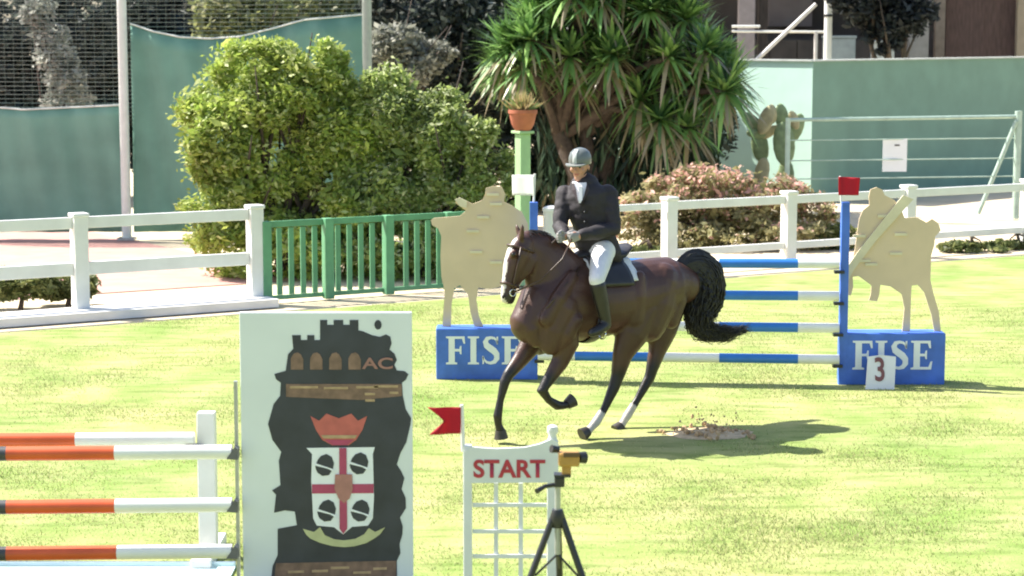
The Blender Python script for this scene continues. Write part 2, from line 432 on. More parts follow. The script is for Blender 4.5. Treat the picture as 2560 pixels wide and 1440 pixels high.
n = 420; a = RNG.random(n) * 6.283; l = RNG.uniform(.15, .36, n); tilt = RNG.uniform(.1, 1.15, n)
d = np.stack([np.cos(a) * np.sin(tilt), np.sin(a) * np.sin(tilt), np.cos(tilt)], 1); c = np.array(gp + Vector((0, 0, zb + .26)))
e = np.cross(d, rand_dirs(n)); tn = np.array([.55, .42, .22]) * RNG.uniform(.6, 1.3, (n, 1)); tn[::4] = (.22, .30, .10)
part('plant', quads((c + d * l[:, None] * .5 + RNG.normal(0, .05, (n, 3)) * [1, 1, .1]).astype(np.float32), d * (l * .5)[:, None], e * .014, tn.astype(np.float32), 'plant'), LEAFDRY, t)

# ------------------------------------------------------------------ hedge, trees, yucca, shrubs
def tree(name, label, cat, base, blobs, n, size, cA, cB, cC=None, cf=0, group=None, trunk_r=.12, top=None, lm=LEAF, gap=.35, aspect=.45, topbias=0, stems=1):
    base = Vector(base); t = thing(name, label, cat, base, group)
    part('crown', leaf_cloud(name, blobs, n, size, cA, cB, cC, cf, gap=gap, aspect=aspect, topbias=topbias), lm, t)
    m = MB(); cen = [Vector(b[0]) for b in blobs]
    hz = min(c.z for c in cen)
    fork = base + Vector((0, 0, max(.25, hz * .45)))
    m.tube([base + Vector((0, 0, -.1)), base.lerp(fork, .5) + Vector((.04, .02, 0)), fork], [trunk_r * 1.3, trunk_r, trunk_r * .85], 10)
    for c in cen:
        mid_ = fork.lerp(c, .5) + Vector((random.uniform(-.1, .1), random.uniform(-.1, .1), .05))
        m.tube([fork, mid_, c], [trunk_r * .7, trunk_r * .4, trunk_r * .12], 7)
        for _ in range(5 if trunk_r > .06 else 0):
            e_ = c + Vector((random.gauss(0, .4), random.gauss(0, .4), random.gauss(.1, .35)))
            m.tube([mid_, mid_.lerp(e_, .5) + Vector((0, 0, .08)), e_], [trunk_r * .3, trunk_r * .18, .008], 5)
    part('trunk', m, BARK, t, sm=True)
    return t
def W(px, py, Y): return tuple(P(px, py, Y))
s_ = lambda Y: F / Y          # pixels per metre at depth Y
def blob(px, py, Y, rx, rz, ry=None): return (W(px, py, Y), (rx / s_(Y), (ry if ry else rx * .8) / s_(Y), rz / s_(Y)))
HY = 31.4
gb = lambda px, Y: (P(px, 500, Y).x, Y, 0)
tree('hedge_shrub', 'broad bright yellow-green hedge behind the green fence', 'hedge', gb(700, HY),
     [blob(640, 230, HY, 150, 120), blob(760, 200, HY, 120, 110), blob(560, 330, HY, 130, 150), blob(700, 380, HY + .3, 170, 180), blob(860, 330, HY, 120, 130), blob(830, 480, HY, 150, 130), blob(600, 530, HY, 150, 110), blob(700, 620, HY, 200, 90), blob(860, 620, HY, 150, 95)],
     84000, .046, (.23, .33, .06), (.46, .53, .13), (.55, .60, .26), .2, gap=.26)
tree('hedge_shrub', 'rounded green hedge just left of the terracotta pot', 'hedge', gb(1060, HY),
     [blob(985, 300, HY, 120, 130), blob(1090, 330, HY, 125, 120), blob(1160, 400, HY - .3, 100, 110), blob(1000, 430, HY, 130, 120), blob(1120, 500, HY, 120, 90), blob(960, 520, HY, 120, 80), blob(1000, 620, HY, 170, 95), blob(1160, 620, HY, 130, 95), blob(1235, 470, HY - .3, 70, 110)],
     90000, .044, (.19, .26, .075), (.40, .47, .15), (.56, .60, .34), .2, gap=.25)
tree('dark_tree', 'dark leafy tree between the hedge and the yucca', 'tree', gb(1130, 44),
     [blob(1010, 60, 44, 140, 150), blob(1130, 120, 44, 130, 160), blob(1060, 230, 44, 130, 120), blob(1200, 30, 45, 140, 150), blob(1220, 260, 44, 90, 130), blob(960, 190, 43.5, 90, 90)],
     26000, .085, (.04, .052, .046), (.11, .13, .105), (.42, .43, .38), .14, trunk_r=.2)
tree('grey_shrub', 'pale grey-green shrub over the hedge beside the dark tree', 'shrub', gb(1000, 40),
     [blob(985, 120, 40, 75, 55), blob(1040, 165, 40, 60, 45), blob(935, 165, 40, 50, 50), blob(1090, 130, 40.2, 45, 30)],
     5200, .07, (.16, .17, .13), (.40, .40, .33), (.48, .48, .42), .2, trunk_r=.08, gap=.5)
tree('dark_tree', 'dark evergreen tree in the far left behind the netting', 'tree', gb(120, 46),
     [blob(40, 90, 46, 170, 170), blob(230, 60, 46, 150, 170), blob(130, 230, 46, 200, 130), blob(300, 230, 46.5, 160, 150), blob(-80, 200, 46, 160, 160)],
     26000, .09, (.03, .045, .042), (.09, .11, .095), (.26, .28, .24), .06, trunk_r=.22)
tree('dark_tree', 'blue-black cypress-like tree right of the tall net post', 'tree', gb(410, 47),
     [blob(410, 20, 47, 95, 150), blob(395, 160, 47, 100, 150), blob(430, 320, 47, 110, 140), blob(420, -120, 47, 80, 120)],
     17000, .085, (.022, .036, .040), (.065, .085, .085), trunk_r=.2)
tree('pale_tree', 'pale yellow-green tree showing above the windscreen', 'tree', gb(600, 43),
     [blob(590, 30, 43, 100, 90), blob(660, 60, 43, 80, 80), blob(560, 90, 43, 70, 60), blob(760, 20, 44, 110, 110), blob(850, 80, 44, 90, 110), blob(640, 200, 43.5, 160, 120)],
     15000, .08, (.13, .16, .06), (.33, .36, .15), (.45, .45, .25), .2, trunk_r=.15, gap=.45)
tree('flowering_shrub', 'whitish flowering branches against the dark tree at far left', 'shrub', gb(130, 42),
     [blob(105, 20, 42, 35, 45), blob(125, 90, 42, 45, 40), blob(140, 150, 42, 50, 45), blob(165, 200, 42, 50, 45), blob(170, 260, 42, 60, 45), blob(80, 40, 42, 30, 30)],
     3600, .06, (.19, .21, .17), (.46, .47, .42), trunk_r=.06, gap=.55)
tree('pink_flower_shrub', 'wide olive shrub topped with pink flowers behind the rail fence', 'shrub', gb(1800, 35.6),
     [blob(1670, 500, 35.6, 90, 70), blob(1760, 490, 35.6, 95, 75), blob(1850, 495, 35.6, 95, 75), blob(1940, 510, 35.6, 90, 65), blob(2020, 530, 35.6, 70, 55), blob(1600, 545, 35.4, 80, 60), blob(1700, 590, 35.4, 120, 50), blob(1830, 590, 35.4, 120, 50), blob(1960, 590, 35.4, 110, 50)],
     24000, .05, (.20, .20, .085), (.46, .41, .22), (.74, .45, .38), .24, trunk_r=.05, topbias=1)
for i, (px, py, Y, rx, rz, lb) in enumerate([(40, 712, 27.6, 95, 36, 'low green plants behind the kerb at far left'), (160, 712, 28.0, 75, 34, 'low green plants beside the white post at left'),
        (2430, 628, 34.9, 80, 22, 'low olive ground shrub behind the fence at far right'), (2545, 622, 35.4, 70, 22, 'low olive ground shrub at the right picture edge'),
        (1620, 640, 34.2, 70, 22, 'low shrub below the fence rail above the horse\'s croup'), (2080, 600, 35.4, 60, 40, 'dark green shrub behind the blue jump post')]):
    tree('low_shrub', lb, 'shrub', gb(px, Y), [blob(px - rx * .4, py, Y, rx * .7, rz), blob(px + rx * .4, py, Y, rx * .7, rz * .9)], 2600, .05,
         (.07, .10, .03), (.26, .28, .11), trunk_r=.03, group='low shrubs along the fences')

# yucca: several stems, each ending in a rosette of stiff sword leaves
YY = 42.0; yb = Vector(gb(1450, YY)); t = thing('yucca_tree', 'big spiky yucca with a dense crown of sword leaves', 'tree', yb)
heads = []; tm = MB()
for i in range(70):
    px = random.gauss(1530, 175); px = min(max(px, 1270), 1815)
    ymin = 40 + ((px - 1530) / 300) ** 2 * 170
    py = random.uniform(-150, 170) if abs(px - 1530) < 190 else random.uniform(ymin - 60, 260)
    if px < 1330: py = min(max(py, 80), 170)
    heads.append((P(px, py, YY + random.uniform(-1.6, 1.4)), (random.uniform(.62, .9))))
for px, py in [(1300, 110), (1330, 165), (1700, 240), (1750, 190), (1790, 140), (1650, 300), (1720, 320), (1600, 250), (1440, 205), (1380, 150), (1480, -20), (1560, -40), (1640, 20), (1400, 10), (1330, 40)]:
    heads.append((P(px, py, YY + random.uniform(-1.3, .2)), random.uniform(.7, .9)))
lp, la, lb_, lt = [], [], [], []
V = []; Fc = []; T = []
for c, R in heads:
    ax = (c - (yb + Vector((.6, 0, 1.6)))).normalized()
    hang = c.z < 2.5
    for k_ in range(92):
        d = Vector(rand_dirs(1)[0]); d = (d + ax * (.45 if not hang else .1) + Vector((0, -.15, .3))).normalized()
        if hang and random.random() < .5: d.z -= .5; d.normalize()
        L = R * random.uniform(.75, 1.25); wd = random.uniform(.034, .052)
        side = d.cross(Vector((0, 0, 1)));  side = side.normalized() if side.length > .05 else Vector((1, 0, 0))
        droop = random.uniform(.05, .28) + (.25 if d.z < 0 else 0)
        pts = [c + d * (L * f_) + Vector((0, 0, -droop * L * f_ * f_)) for f_ in (0.04, .4, .75, 1)]
        ws = (wd * .8, wd, wd * .7, .002); o = len(V)
        dead = d.z < -.25 and random.random() < .55
        col_ = (.38, .32, .2) if dead else random.choice([(.15, .29, .085), (.22, .40, .11), (.29, .47, .14), (.12, .22, .08)])
        sc_ = random.uniform(.75, 1.2); col_ = tuple(x * sc_ for x in col_)
        for p_, w_ in zip(pts, ws): V += [tuple(p_ - side * w_), tuple(p_ + side * w_)]; T += [col_, col_]
        for q_ in range(3): Fc.append((o + 2 * q_, o + 2 * q_ + 1, o + 2 * q_ + 3, o + 2 * q_ + 2))
me = bpy.data.meshes.new('yucca_crown'); me.from_pydata(V, [], Fc); me.update()
at = me.color_attributes.new('tint', 'FLOAT_COLOR', 'POINT'); cc = np.ones((len(V), 4), np.float32); cc[:, :3] = T; at.data.foreach_set('color', cc.ravel())
part('crown', me, leafmat('sword_leaf', .25, .38), t)
stems = [(1440, 1), (1475, .8), (1510, .9), (1560, .6)]
for i, (px, r) in enumerate(stems):
    b0 = Vector(gb(px, YY + (.2 * i - .3))); top_ = P(px + (px - 1490) * 1.6, 150, YY)
    tm.tube([b0 + Vector((0, 0, -.1)), b0 + Vector((.02, 0, .8)), b0.lerp(top_, .55), top_], [.26 * r, .19 * r, .17 * r, .12 * r], 10)
    for c, R in heads[i::4]:
        tm.tube([b0.lerp(top_, .5), b0.lerp(top_, .8).lerp(c, .45), c], [.11 * r, .085, .06], 7)
part('trunk', tm, BARK, t, sm=True)
# dead skirt and low leaves beside the stems
def skirt():
    n = 1500; px = RNG.uniform(1345, 1800, n); py = RNG.uniform(300, 520, n)
    pos = np.array([P(a, b, YY + RNG.uniform(-.3, 1.5)) for a, b in zip(px, py)])
    d = np.stack([RNG.normal(0, .45, n), RNG.normal(0, .45, n), -np.ones(n)], 1); d /= np.linalg.norm(d, axis=1)[:, None]
    e = np.cross(d, rand_dirs(n)); e /= np.linalg.norm(e, axis=1)[:, None]
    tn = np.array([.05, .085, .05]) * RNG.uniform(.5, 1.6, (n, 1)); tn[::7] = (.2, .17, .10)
    return quads(pos.astype(np.float32), d * RNG.uniform(.2, .42, (n, 1)), e * RNG.uniform(.03, .06, (n, 1)), tn.astype(np.float32), 'skirt')
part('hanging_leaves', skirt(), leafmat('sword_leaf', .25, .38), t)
# dark shrubbery under and behind the yucca
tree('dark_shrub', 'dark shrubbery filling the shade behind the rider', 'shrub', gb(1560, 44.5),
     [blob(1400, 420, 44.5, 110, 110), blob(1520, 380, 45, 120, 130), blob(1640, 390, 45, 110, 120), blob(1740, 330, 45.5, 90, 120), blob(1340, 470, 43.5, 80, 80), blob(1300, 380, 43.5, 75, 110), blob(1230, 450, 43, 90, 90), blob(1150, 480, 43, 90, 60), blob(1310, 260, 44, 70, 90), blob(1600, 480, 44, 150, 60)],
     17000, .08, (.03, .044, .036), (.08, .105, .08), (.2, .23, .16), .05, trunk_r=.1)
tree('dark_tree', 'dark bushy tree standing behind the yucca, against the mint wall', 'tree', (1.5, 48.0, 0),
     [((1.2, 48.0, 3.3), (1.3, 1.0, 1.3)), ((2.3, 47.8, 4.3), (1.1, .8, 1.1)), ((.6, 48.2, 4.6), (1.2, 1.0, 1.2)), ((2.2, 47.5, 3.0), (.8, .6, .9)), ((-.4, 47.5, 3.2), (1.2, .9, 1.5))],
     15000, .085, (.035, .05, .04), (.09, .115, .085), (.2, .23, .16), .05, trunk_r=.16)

# prickly pear against the wall
CACT = mat('cactus_skin', (.20, .27, .13), .6, .25, 8); CACT2 = mat('cactus_dry', (.42, .38, .22), .7, .2, 8)
cb = Vector(gb(1945, 43.0)); t = thing('prickly_pear', 'prickly pear cactus with tall pads before the mint wall', 'cactus', cb)
for px, py, ln, an, m_ in [(1905, 430, 60, 80, 1), (1900, 365, 70, 100, 0), (1880, 305, 55, 140, 0), (1915, 300, 62, 70, 1), (1925, 330, 40, 40, 1), (1960, 360, 90, 95, 0), (1955, 295, 60, 100, 0), (1990, 320, 62, 70, 0), (1985, 300, 40, 110, 1), (1965, 440, 70, 90, 0), (1930, 285, 40, 95, 1), (1890, 335, 40, 170, 0), (1900, 470, 60, 90, 1), (1965, 490, 60, 90, 0)]:
    c = P(px, py, 43 + random.uniform(-.2, .2)); a = math.radians(an); Lh = ln / s_(43) * .62
    X = Vector((math.cos(a), 0, math.sin(a))); Yv = Vector((-math.sin(a), random.uniform(-.5, .5), math.cos(a))).normalized(); Z = X.cross(Yv)
    part('pad', MB().ball(c, (Lh, Lh * .5, .05), 14, 8, (X, Yv, Z)), CACT2 if m_ else CACT, t, sm=True)

# ------------------------------------------------------------------ mint building with flat top, right
wc = G(2026, 503); wc = Vector((P(2026, 503, 45).x, 45, 0)); WH = P(2026, 154, 45).z
wr = Vector((P(2640, 143, 52.1).x, 52.1, 0)); wl = wc + Vector((-4.4, 4.2, 0))
t = thing('green_wall', 'tall mint-green wall with a sunlit corner right of the yucca', 'wall', wc)
def slab(a, b, th, z0, z1, n):
    return MB().prism([a + Vector((0, 0, z0)), b + Vector((0, 0, z0)), b + Vector((0, 0, z1)), a + Vector((0, 0, z1))], n * th)
dr = (wr - wc).normalized(); nr = Vector((-dr.y, dr.x, 0)); dl = (wl - wc).normalized(); nl = Vector((dl.y, -dl.x, 0))
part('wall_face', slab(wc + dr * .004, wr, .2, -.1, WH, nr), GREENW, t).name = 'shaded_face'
part('sunlit_face', slab(wc - dl * .0, wl, .2, -.1, WH - .003, nl), mat('wall_paint_in_sun', (.50, .72, .62), .75, .06, 1.5), t)  # same wall as the shaded face; sunlight is put into this paler colour
part('coping', slab(wc - nr * .05, wr - nr * .05, .32, WH + .002, WH + .035, nr), mat('pale_coping', (.50, .53, .50), .7, .2, 3), t)
part('coping', slab(wc - nl * .05, wl - nl * .05, .32, WH + .004, WH + .038, nl), mat('pale_coping', (.50, .53, .50), .7, .2, 3), t)
# pipe frame with wires before the wall
PY_ = 41.0
pbase = Vector((P(2540, 500, PY_).x, PY_, 0)); PGR = mat('pale_green_pipe', (.36, .47, .40), .5, .15, 6)
t = thing('wire_fence', 'pale green pipe fence with wires before the green wall', 'fence', pbase)
topz = P(2540, 290, PY_).z; lx = P(1955, 300, PY_).x
part('post', MB().tube([pbase, pbase + Vector((0, 0, topz + .1))], .07, 12), PGR, t, sm=40)
lp_ = Vector((lx, PY_ - .9, 0)); part('post', MB().tube([lp_, lp_ + Vector((0, 0, topz))], .05, 12), PGR, t, sm=40)
part('top_rail', MB().tube([lp_ + Vector((0, 0, topz - .04)), pbase + Vector((-.06, 0, topz - .01))], .036, 10), PGR, t, sm=40)
part('brace', MB().tube([pbase + Vector((-.75, -.05, .1)), pbase + Vector((-.05, -.05, topz - .1))], .045, 10), PGR, t, sm=40)
for py in (345, 395, 440):
    zz = P(2540, py, PY_).z; part('wire', MB().tube([lp_ + Vector((0, 0, zz)), pbase + Vector((-.06, 0, zz))], .012, 6), PGR, t)
nx = P(2237, 388, 40.55)
t = thing('paper_notice', 'white paper notice hung on the wire fence', 'notice', nx)
part('sheet', MB().box(nx, (.47, .012, .64)), mat('paper', (.84, .84, .85), .8, .02), t)
part('printed_mark', MB().box(P(2243, 363, 40.54), (.10, .004, .03)), BLACKP, t)
# next post at the right edge of the picture
# ------------------------------------------------------------------ shed behind the wall, top right
SY = 58.0
t = thing('timber_shed', 'shaded open timber shed rising behind the green wall', 'shed', (P(2200, 300, SY).x, SY, 0))
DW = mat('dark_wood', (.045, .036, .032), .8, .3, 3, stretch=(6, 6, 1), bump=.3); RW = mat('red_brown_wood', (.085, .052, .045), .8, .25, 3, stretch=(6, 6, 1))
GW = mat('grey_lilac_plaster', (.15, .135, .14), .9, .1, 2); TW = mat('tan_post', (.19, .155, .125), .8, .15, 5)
def prect(x0, y0, x1, y1, Y, th=.1):
    a, b = P(x0, y0, Y), P(x1, y1, Y); return MB().box(((a.x + b.x) / 2, Y + th / 2, (a.z + b.z) / 2), (abs(b.x - a.x), th, abs(b.z - a.z)))
def pcol(x0, x1, ytop, Y, th=.25):
    a, b = P(x0, ytop, Y), P(x1, ytop, Y); z = a.z; return MB().box(((a.x + b.x) / 2, Y, z / 2), (b.x - a.x, th, z))
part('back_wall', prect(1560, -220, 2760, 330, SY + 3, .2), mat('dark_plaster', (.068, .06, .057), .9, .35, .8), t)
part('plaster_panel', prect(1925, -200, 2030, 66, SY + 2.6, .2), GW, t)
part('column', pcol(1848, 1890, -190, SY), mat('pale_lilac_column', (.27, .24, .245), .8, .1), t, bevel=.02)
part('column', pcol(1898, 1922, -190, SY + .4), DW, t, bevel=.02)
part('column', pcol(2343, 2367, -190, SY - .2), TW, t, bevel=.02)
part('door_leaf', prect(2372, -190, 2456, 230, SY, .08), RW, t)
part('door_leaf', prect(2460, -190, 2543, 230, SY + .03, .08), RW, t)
part('column', pcol(2548, 2590, -190, SY - .3), mat('pale_tan_post', (.30, .25, .18), .8, .1), t, bevel=.02)  # palest, warmest tan of the columns
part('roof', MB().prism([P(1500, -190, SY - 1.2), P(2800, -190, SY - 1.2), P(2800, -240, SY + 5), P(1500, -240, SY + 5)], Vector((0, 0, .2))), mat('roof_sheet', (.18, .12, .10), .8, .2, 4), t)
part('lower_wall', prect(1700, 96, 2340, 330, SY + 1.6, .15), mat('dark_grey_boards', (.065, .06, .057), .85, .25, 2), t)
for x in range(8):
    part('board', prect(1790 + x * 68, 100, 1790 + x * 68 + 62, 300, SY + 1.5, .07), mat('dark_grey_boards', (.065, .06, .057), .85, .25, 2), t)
def pbar(a, b, Y, r): return MB().tube([P(*a, Y), P(*b, Y)], r, 10)
pl = P(2070, 86, 54); t = thing('white_pole', 'white upright pole before the timber shed', 'pole', (pl.x, 54, 0))
part('shaft', MB().tube([(pl.x, 54, 0), (pl.x, 54, P(2070, 42, 54).z)], .10, 14), WHITE, t, sm=40)
part('collar', MB().tube([(pl.x, 54, P(2070, 42, 54).z), (pl.x, 54, P(2070, 36, 54).z)], .12, 14), BLACKP, t, sm=40)
part('upper_shaft', MB().tube([(pl.x, 54, P(2070, 36, 54).z), (pl.x, 54, P(2070, -160, 54).z)], .105, 14), WHITE, t, sm=40)
t = thing('scaffold_rail', 'pale diagonal brace and rails before the timber shed', 'rail', (P(1950, 60, 55).x, 55, 0))
part('diagonal_brace', pbar((1875, 165), (2040, 10), 55, .055), mat('pale_metal', (.55, .53, .52), .5, .1), t, sm=40)
part('rail', pbar((1830, 78), (2062, 80), 55.2, .032), WHITE, t, sm=40)
part('rail', pbar((1830, 66), (1900, 66), 55.2, .035), WHITE, t, sm=40)
part('foot', MB().tube([(P(1876, 165, 55).x, 55, 0), P(1876, 164, 55)], .05, 8), mat('pale_metal', (.55, .53, .52), .5, .1), t, sm=40)
part('foot', MB().tube([(P(2040, 78, 55.2).x, 55.2, 0), P(2040, 78, 55.2)], .05, 8), mat('pale_metal', (.55, .53, .52), .5, .1), t, sm=40)
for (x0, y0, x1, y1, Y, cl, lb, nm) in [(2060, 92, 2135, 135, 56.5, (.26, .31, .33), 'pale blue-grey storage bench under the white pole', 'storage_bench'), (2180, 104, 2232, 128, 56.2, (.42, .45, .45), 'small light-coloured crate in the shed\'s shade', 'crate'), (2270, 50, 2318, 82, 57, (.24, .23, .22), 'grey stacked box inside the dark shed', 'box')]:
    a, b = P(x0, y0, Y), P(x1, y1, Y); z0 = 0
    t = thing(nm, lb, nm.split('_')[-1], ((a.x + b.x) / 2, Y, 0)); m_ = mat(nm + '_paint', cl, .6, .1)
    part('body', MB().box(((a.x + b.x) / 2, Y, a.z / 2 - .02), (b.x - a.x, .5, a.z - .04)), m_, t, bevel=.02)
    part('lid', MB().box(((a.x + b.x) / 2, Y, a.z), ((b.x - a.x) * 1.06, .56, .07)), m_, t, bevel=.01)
tree('dark_tree', 'dark tree crown shading the shed above the green wall', 'tree', gb(2220, 53.0),
     [blob(2200, 10, 53, 90, 70), blob(2270, 40, 53, 70, 50), blob(2150, -30, 53, 80, 70), blob(2215, 80, 53, 50, 50)], 9000, .085, (.026, .03, .03), (.05, .056, .055), (.10, .11, .11), .05, trunk_r=.14)

# ------------------------------------------------------------------ tennis court netting and windscreens, left
NYd = 37.0
GRS = mat('windscreen_fabric', (.15, .31, .24), .8, .16, 1.2, bump=.2, bscale=6)
PALEP = mat('pale_post_paint', (.66, .72, .66), .5, .06)
for px, h, lb in [(318, 7.0, 'tall pale net post at upper left'), (922, 6.4, 'faint grey-green net post above the hedge')]:
    b0 = Vector((P(px, 400, NYd).x, NYd - .2, 0)); t = thing('net_post', lb, 'post', b0, 'net posts of the court')
    part('shaft', MB().tube([b0, b0 + Vector((0, 0, h))], .085, 14), PALEP if px < 500 else mat('grey_green_post', (.33, .38, .32), .6, .1), t, sm=40)
    part('base_plate', MB().box(b0 + Vector((0, 0, .02)), (.3, .3, .04)), STEEL, t)
def screen(name, label, pts_top, Y, base_y=None):
    xs = [p[0] for p in pts_top]; n = 60; vs = []; fs = []
    base = Vector((P((xs[0] + xs[-1]) / 2, 400, Y).x, Y, 0)); t = thing(name, label, 'windscreen', base, 'green windscreens of the court')
    for i in range(n + 1):
        px = xs[0] + (xs[-1] - xs[0]) * i / n; py = float(np.interp(px, xs, [p[1] for p in pts_top])); top_ = P(px, py, Y)
        for j in range(13):
            z = .12 + (top_.z - .12) * j / 12
            off = .05 * math.sin(px * .033 + z) + .03 * math.sin(px * .09 + z * 2.1)
            vs.append((top_.x, Y + off, z))
    for i in range(n):
        for j in range(12):
            a = i * 13 + j; fs.append((a, a + 13, a + 14, a + 1))
    me = MB().add(vs, fs).mesh(name); o = part('fabric', me, GRS, t, sm=True); sd = o.modifiers.new('t', 'SOLIDIFY'); sd.thickness = .006
    part('hem', MB().tube([Vector(vs[i * 13 + 12]) + Vector((0, -.01, .004)) for i in range(n + 1)], .018, 6), mat('pale_hem', (.62, .68, .62), .6, .05), t)
screen('windscreen', 'low green windscreen behind the fence at far left', [(-420, 268), (-100, 262), (60, 274), (200, 268), (312, 262)], NYd)
screen('windscreen', 'sagging green windscreen right of the tall net post', [(325, 60), (380, 78), (450, 93), (520, 97), (600, 92), (680, 72), (760, 50), (916, 36)], NYd + .05)
# netting: fine strands
m = MB(); x0, x1 = P(-420, 100, NYd + .12).x, P(915, 100, NYd + .12).x
z = 2.2
while z < 5.6:
    m.tube([(x0, NYd + .14, z), ((x0 + x1) / 2, NYd + .14, z - .02), (x1, NYd + .14, z)], .007, 4); z += .075
x = x0
while x < x1:
    m.tube([(x, NYd + .15, 2.0), (x, NYd + .15, 5.6)], .0025, 4); x += .16
o = solo('court_netting', m, mat('net_cord', (.20, .25, .21), .8, .1), 'fine grey-green netting stretched above the windscreens', 'netting', (x0, NYd + .14, 2.0))

# far-off wood closing the view behind everything
fw = [((x + random.uniform(-2, 2), 70 + random.uniform(-3, 5), random.uniform(2.0, 4.5)), (random.uniform(3, 4.5), 2.5, random.uniform(3, 5))) for x in range(-60, 61, 5)]
o = solo('far_wood', leaf_cloud('far_wood', fw, 42000, .24, (.03, .045, .038), (.09, .115, .085), (.2, .23, .16), .05), LEAF, 'far-off dark wood glimpsed behind the court netting', 'wood', (0, 70, 0), kind='stuff')

# ------------------------------------------------------------------ flat lettering
def seg_poly(pts, r):
    """thick poly-line outline in 2D"""
    L, R = [], []
    for i, p in enumerate(pts):
        a, b = pts[max(i - 1, 0)], pts[min(i + 1, len(pts) - 1)]
        d = Vector((b[0] - a[0], b[1] - a[1])).normalized(); n_ = Vector((-d.y, d.x)); rr = r[i] if isinstance(r, list) else r
        L.append((p[0] + n_.x * rr, p[1] + n_.y * rr)); R.append((p[0] - n_.x * rr, p[1] - n_.y * rr))
    return L + R[::-1]
SERIF = {   # unit-high serif capitals as lists of outlines
 'F': ([[(0, 0), (.42, 0), (.42, .06), (.33, .08), (.33, .46), (.50, .46), (.53, .36), (.58, .36), (.58, .66), (.53, .66), (.50, .55), (.33, .55), (.33, .91), (.60, .91), (.66, .74), (.72, .74), (.70, 1), (0, 1), (0, .94), (.10, .92), (.10, .08), (0, .06)]], .74),
 'I': ([[(0, 0), (.42, 0), (.42, .06), (.32, .08), (.32, .92), (.42, .94), (.42, 1), (0, 1), (0, .94), (.10, .92), (.10, .08), (0, .06)]], .44),
 'E': ([[(0, 0), (.74, 0), (.78, .28), (.72, .28), (.64, .09), (.33, .09), (.33, .46), (.50, .46), (.53, .36), (.58, .36), (.58, .66), (.53, .66), (.50, .55), (.33, .55), (.33, .91), (.60, .91), (.66, .74), (.72, .74), (.70, 1), (0, 1), (0, .94), (.10, .92), (.10, .08), (0, .06)]], .80),
 'S': ([seg_poly([(.585, .74), (.56, .86), (.47, .935), (.34, .955), (.21, .92), (.145, .80), (.19, .67), (.32, .575), (.46, .48), (.56, .36), (.57, .21), (.48, .09), (.33, .045), (.19, .075), (.09, .17), (.055, .28)],
                 [.025, .035, .045, .05, .075, .10, .115, .12, .12, .11, .10, .075, .05, .045, .035, .025]), [(.555, .98), (.62, 1.0), (.61, .72), (.565, .72)], [(.02, .30), (.07, .30), (.09, .03), (.03, 0)]], .68)}
def letters(text, x0, zb, h, Y, width, out):
    tot = sum(SERIF[c][1] for c in text) + .08 * (len(text) - 1); k = width / tot; x = x0
    for c in text:
        m = MB()
        for poly in SERIF[c][0]:
            m.prism([Vector((x + p[0] * k, Y, zb + p[1] * h)) for p in poly], Vector((0, .004, 0)))
        out(m); x += (SERIF[c][1] + .08) * k
def sans(text, size, width, x0, zb, Y, depth=.003, bold=.02):
    cu = bpy.data.curves.new('txt', 'FONT'); cu.body = text; cu.size = size; cu.offset = bold * size
    o = bpy.data.objects.new('txt', cu); COL.objects.link(o); dg = bpy.context.evaluated_depsgraph_get()
    me = bpy.data.meshes.new_from_object(o.evaluated_get(dg)); bpy.data.objects.remove(o)
    xs = [v.co.x for v in me.vertices]; ys = [v.co.y for v in me.vertices]; kx = width / (max(xs) - min(xs)); mx, my = min(xs), min(ys)
    hh = size / (max(ys) - my)
    for v in me.vertices: v.co = Vector((x0 + (v.co.x - mx) * kx, Y, zb + (v.co.y - my) * hh))
    return me

# ------------------------------------------------------------------ the blue and white jump
JR, JL = G(2232, 963), G(1214, 950)
LETW = mat('letter_white', (.80, .82, .84), .5, .03)
cut_R = [(2172, 492), (2176, 474), (2192, 468), (2206, 474), (2212, 488), (2236, 500), (2252, 520), (2262, 545), (2290, 543), (2316, 556), (2330, 547), (2346, 558), (2352, 576), (2338, 592), (2336, 612), (2328, 640), (2326, 700), (2334, 735), (2347, 778), (2353, 834), (2337, 834), (2328, 785), (2310, 730), (2294, 712), (2279, 714), (2277, 760), (2275, 834), (2255, 834), (2261, 770), (2254, 735), (2226, 716), (2201, 712), (2198, 738), (2193, 753), (2172, 751), (2177, 736), (2179, 714), (2163, 702), (2146, 690), (2132, 692), (2133, 718), (2127, 739), (2107, 735), (2105, 700), (2112, 678), (2130, 654), (2138, 620), (2142, 588), (2148, 548), (2157, 526), (2174, 512)]
cut_L = [(1077, 551), (1086, 545), (1112, 543), (1150, 540), (1165, 527), (1150, 516), (1138, 507), (1142, 497), (1160, 499), (1182, 510), (1206, 500), (1212, 488), (1214, 471), (1232, 465), (1255, 468), (1263, 485), (1260, 504), (1280, 514), (1305, 530), (1320, 560), (1328, 620), (1322, 680), (1298, 716), (1272, 712), (1250, 716), (1225, 723), (1196, 718), (1191, 750), (1197, 790), (1208, 816), (1186, 817), (1176, 780), (1170, 736), (1150, 713), (1136, 720), (1129, 760), (1127, 818), (1106, 818), (1109, 770), (1112, 730), (1103, 690), (1101, 640), (1103, 590), (1095, 571), (1080, 563)]
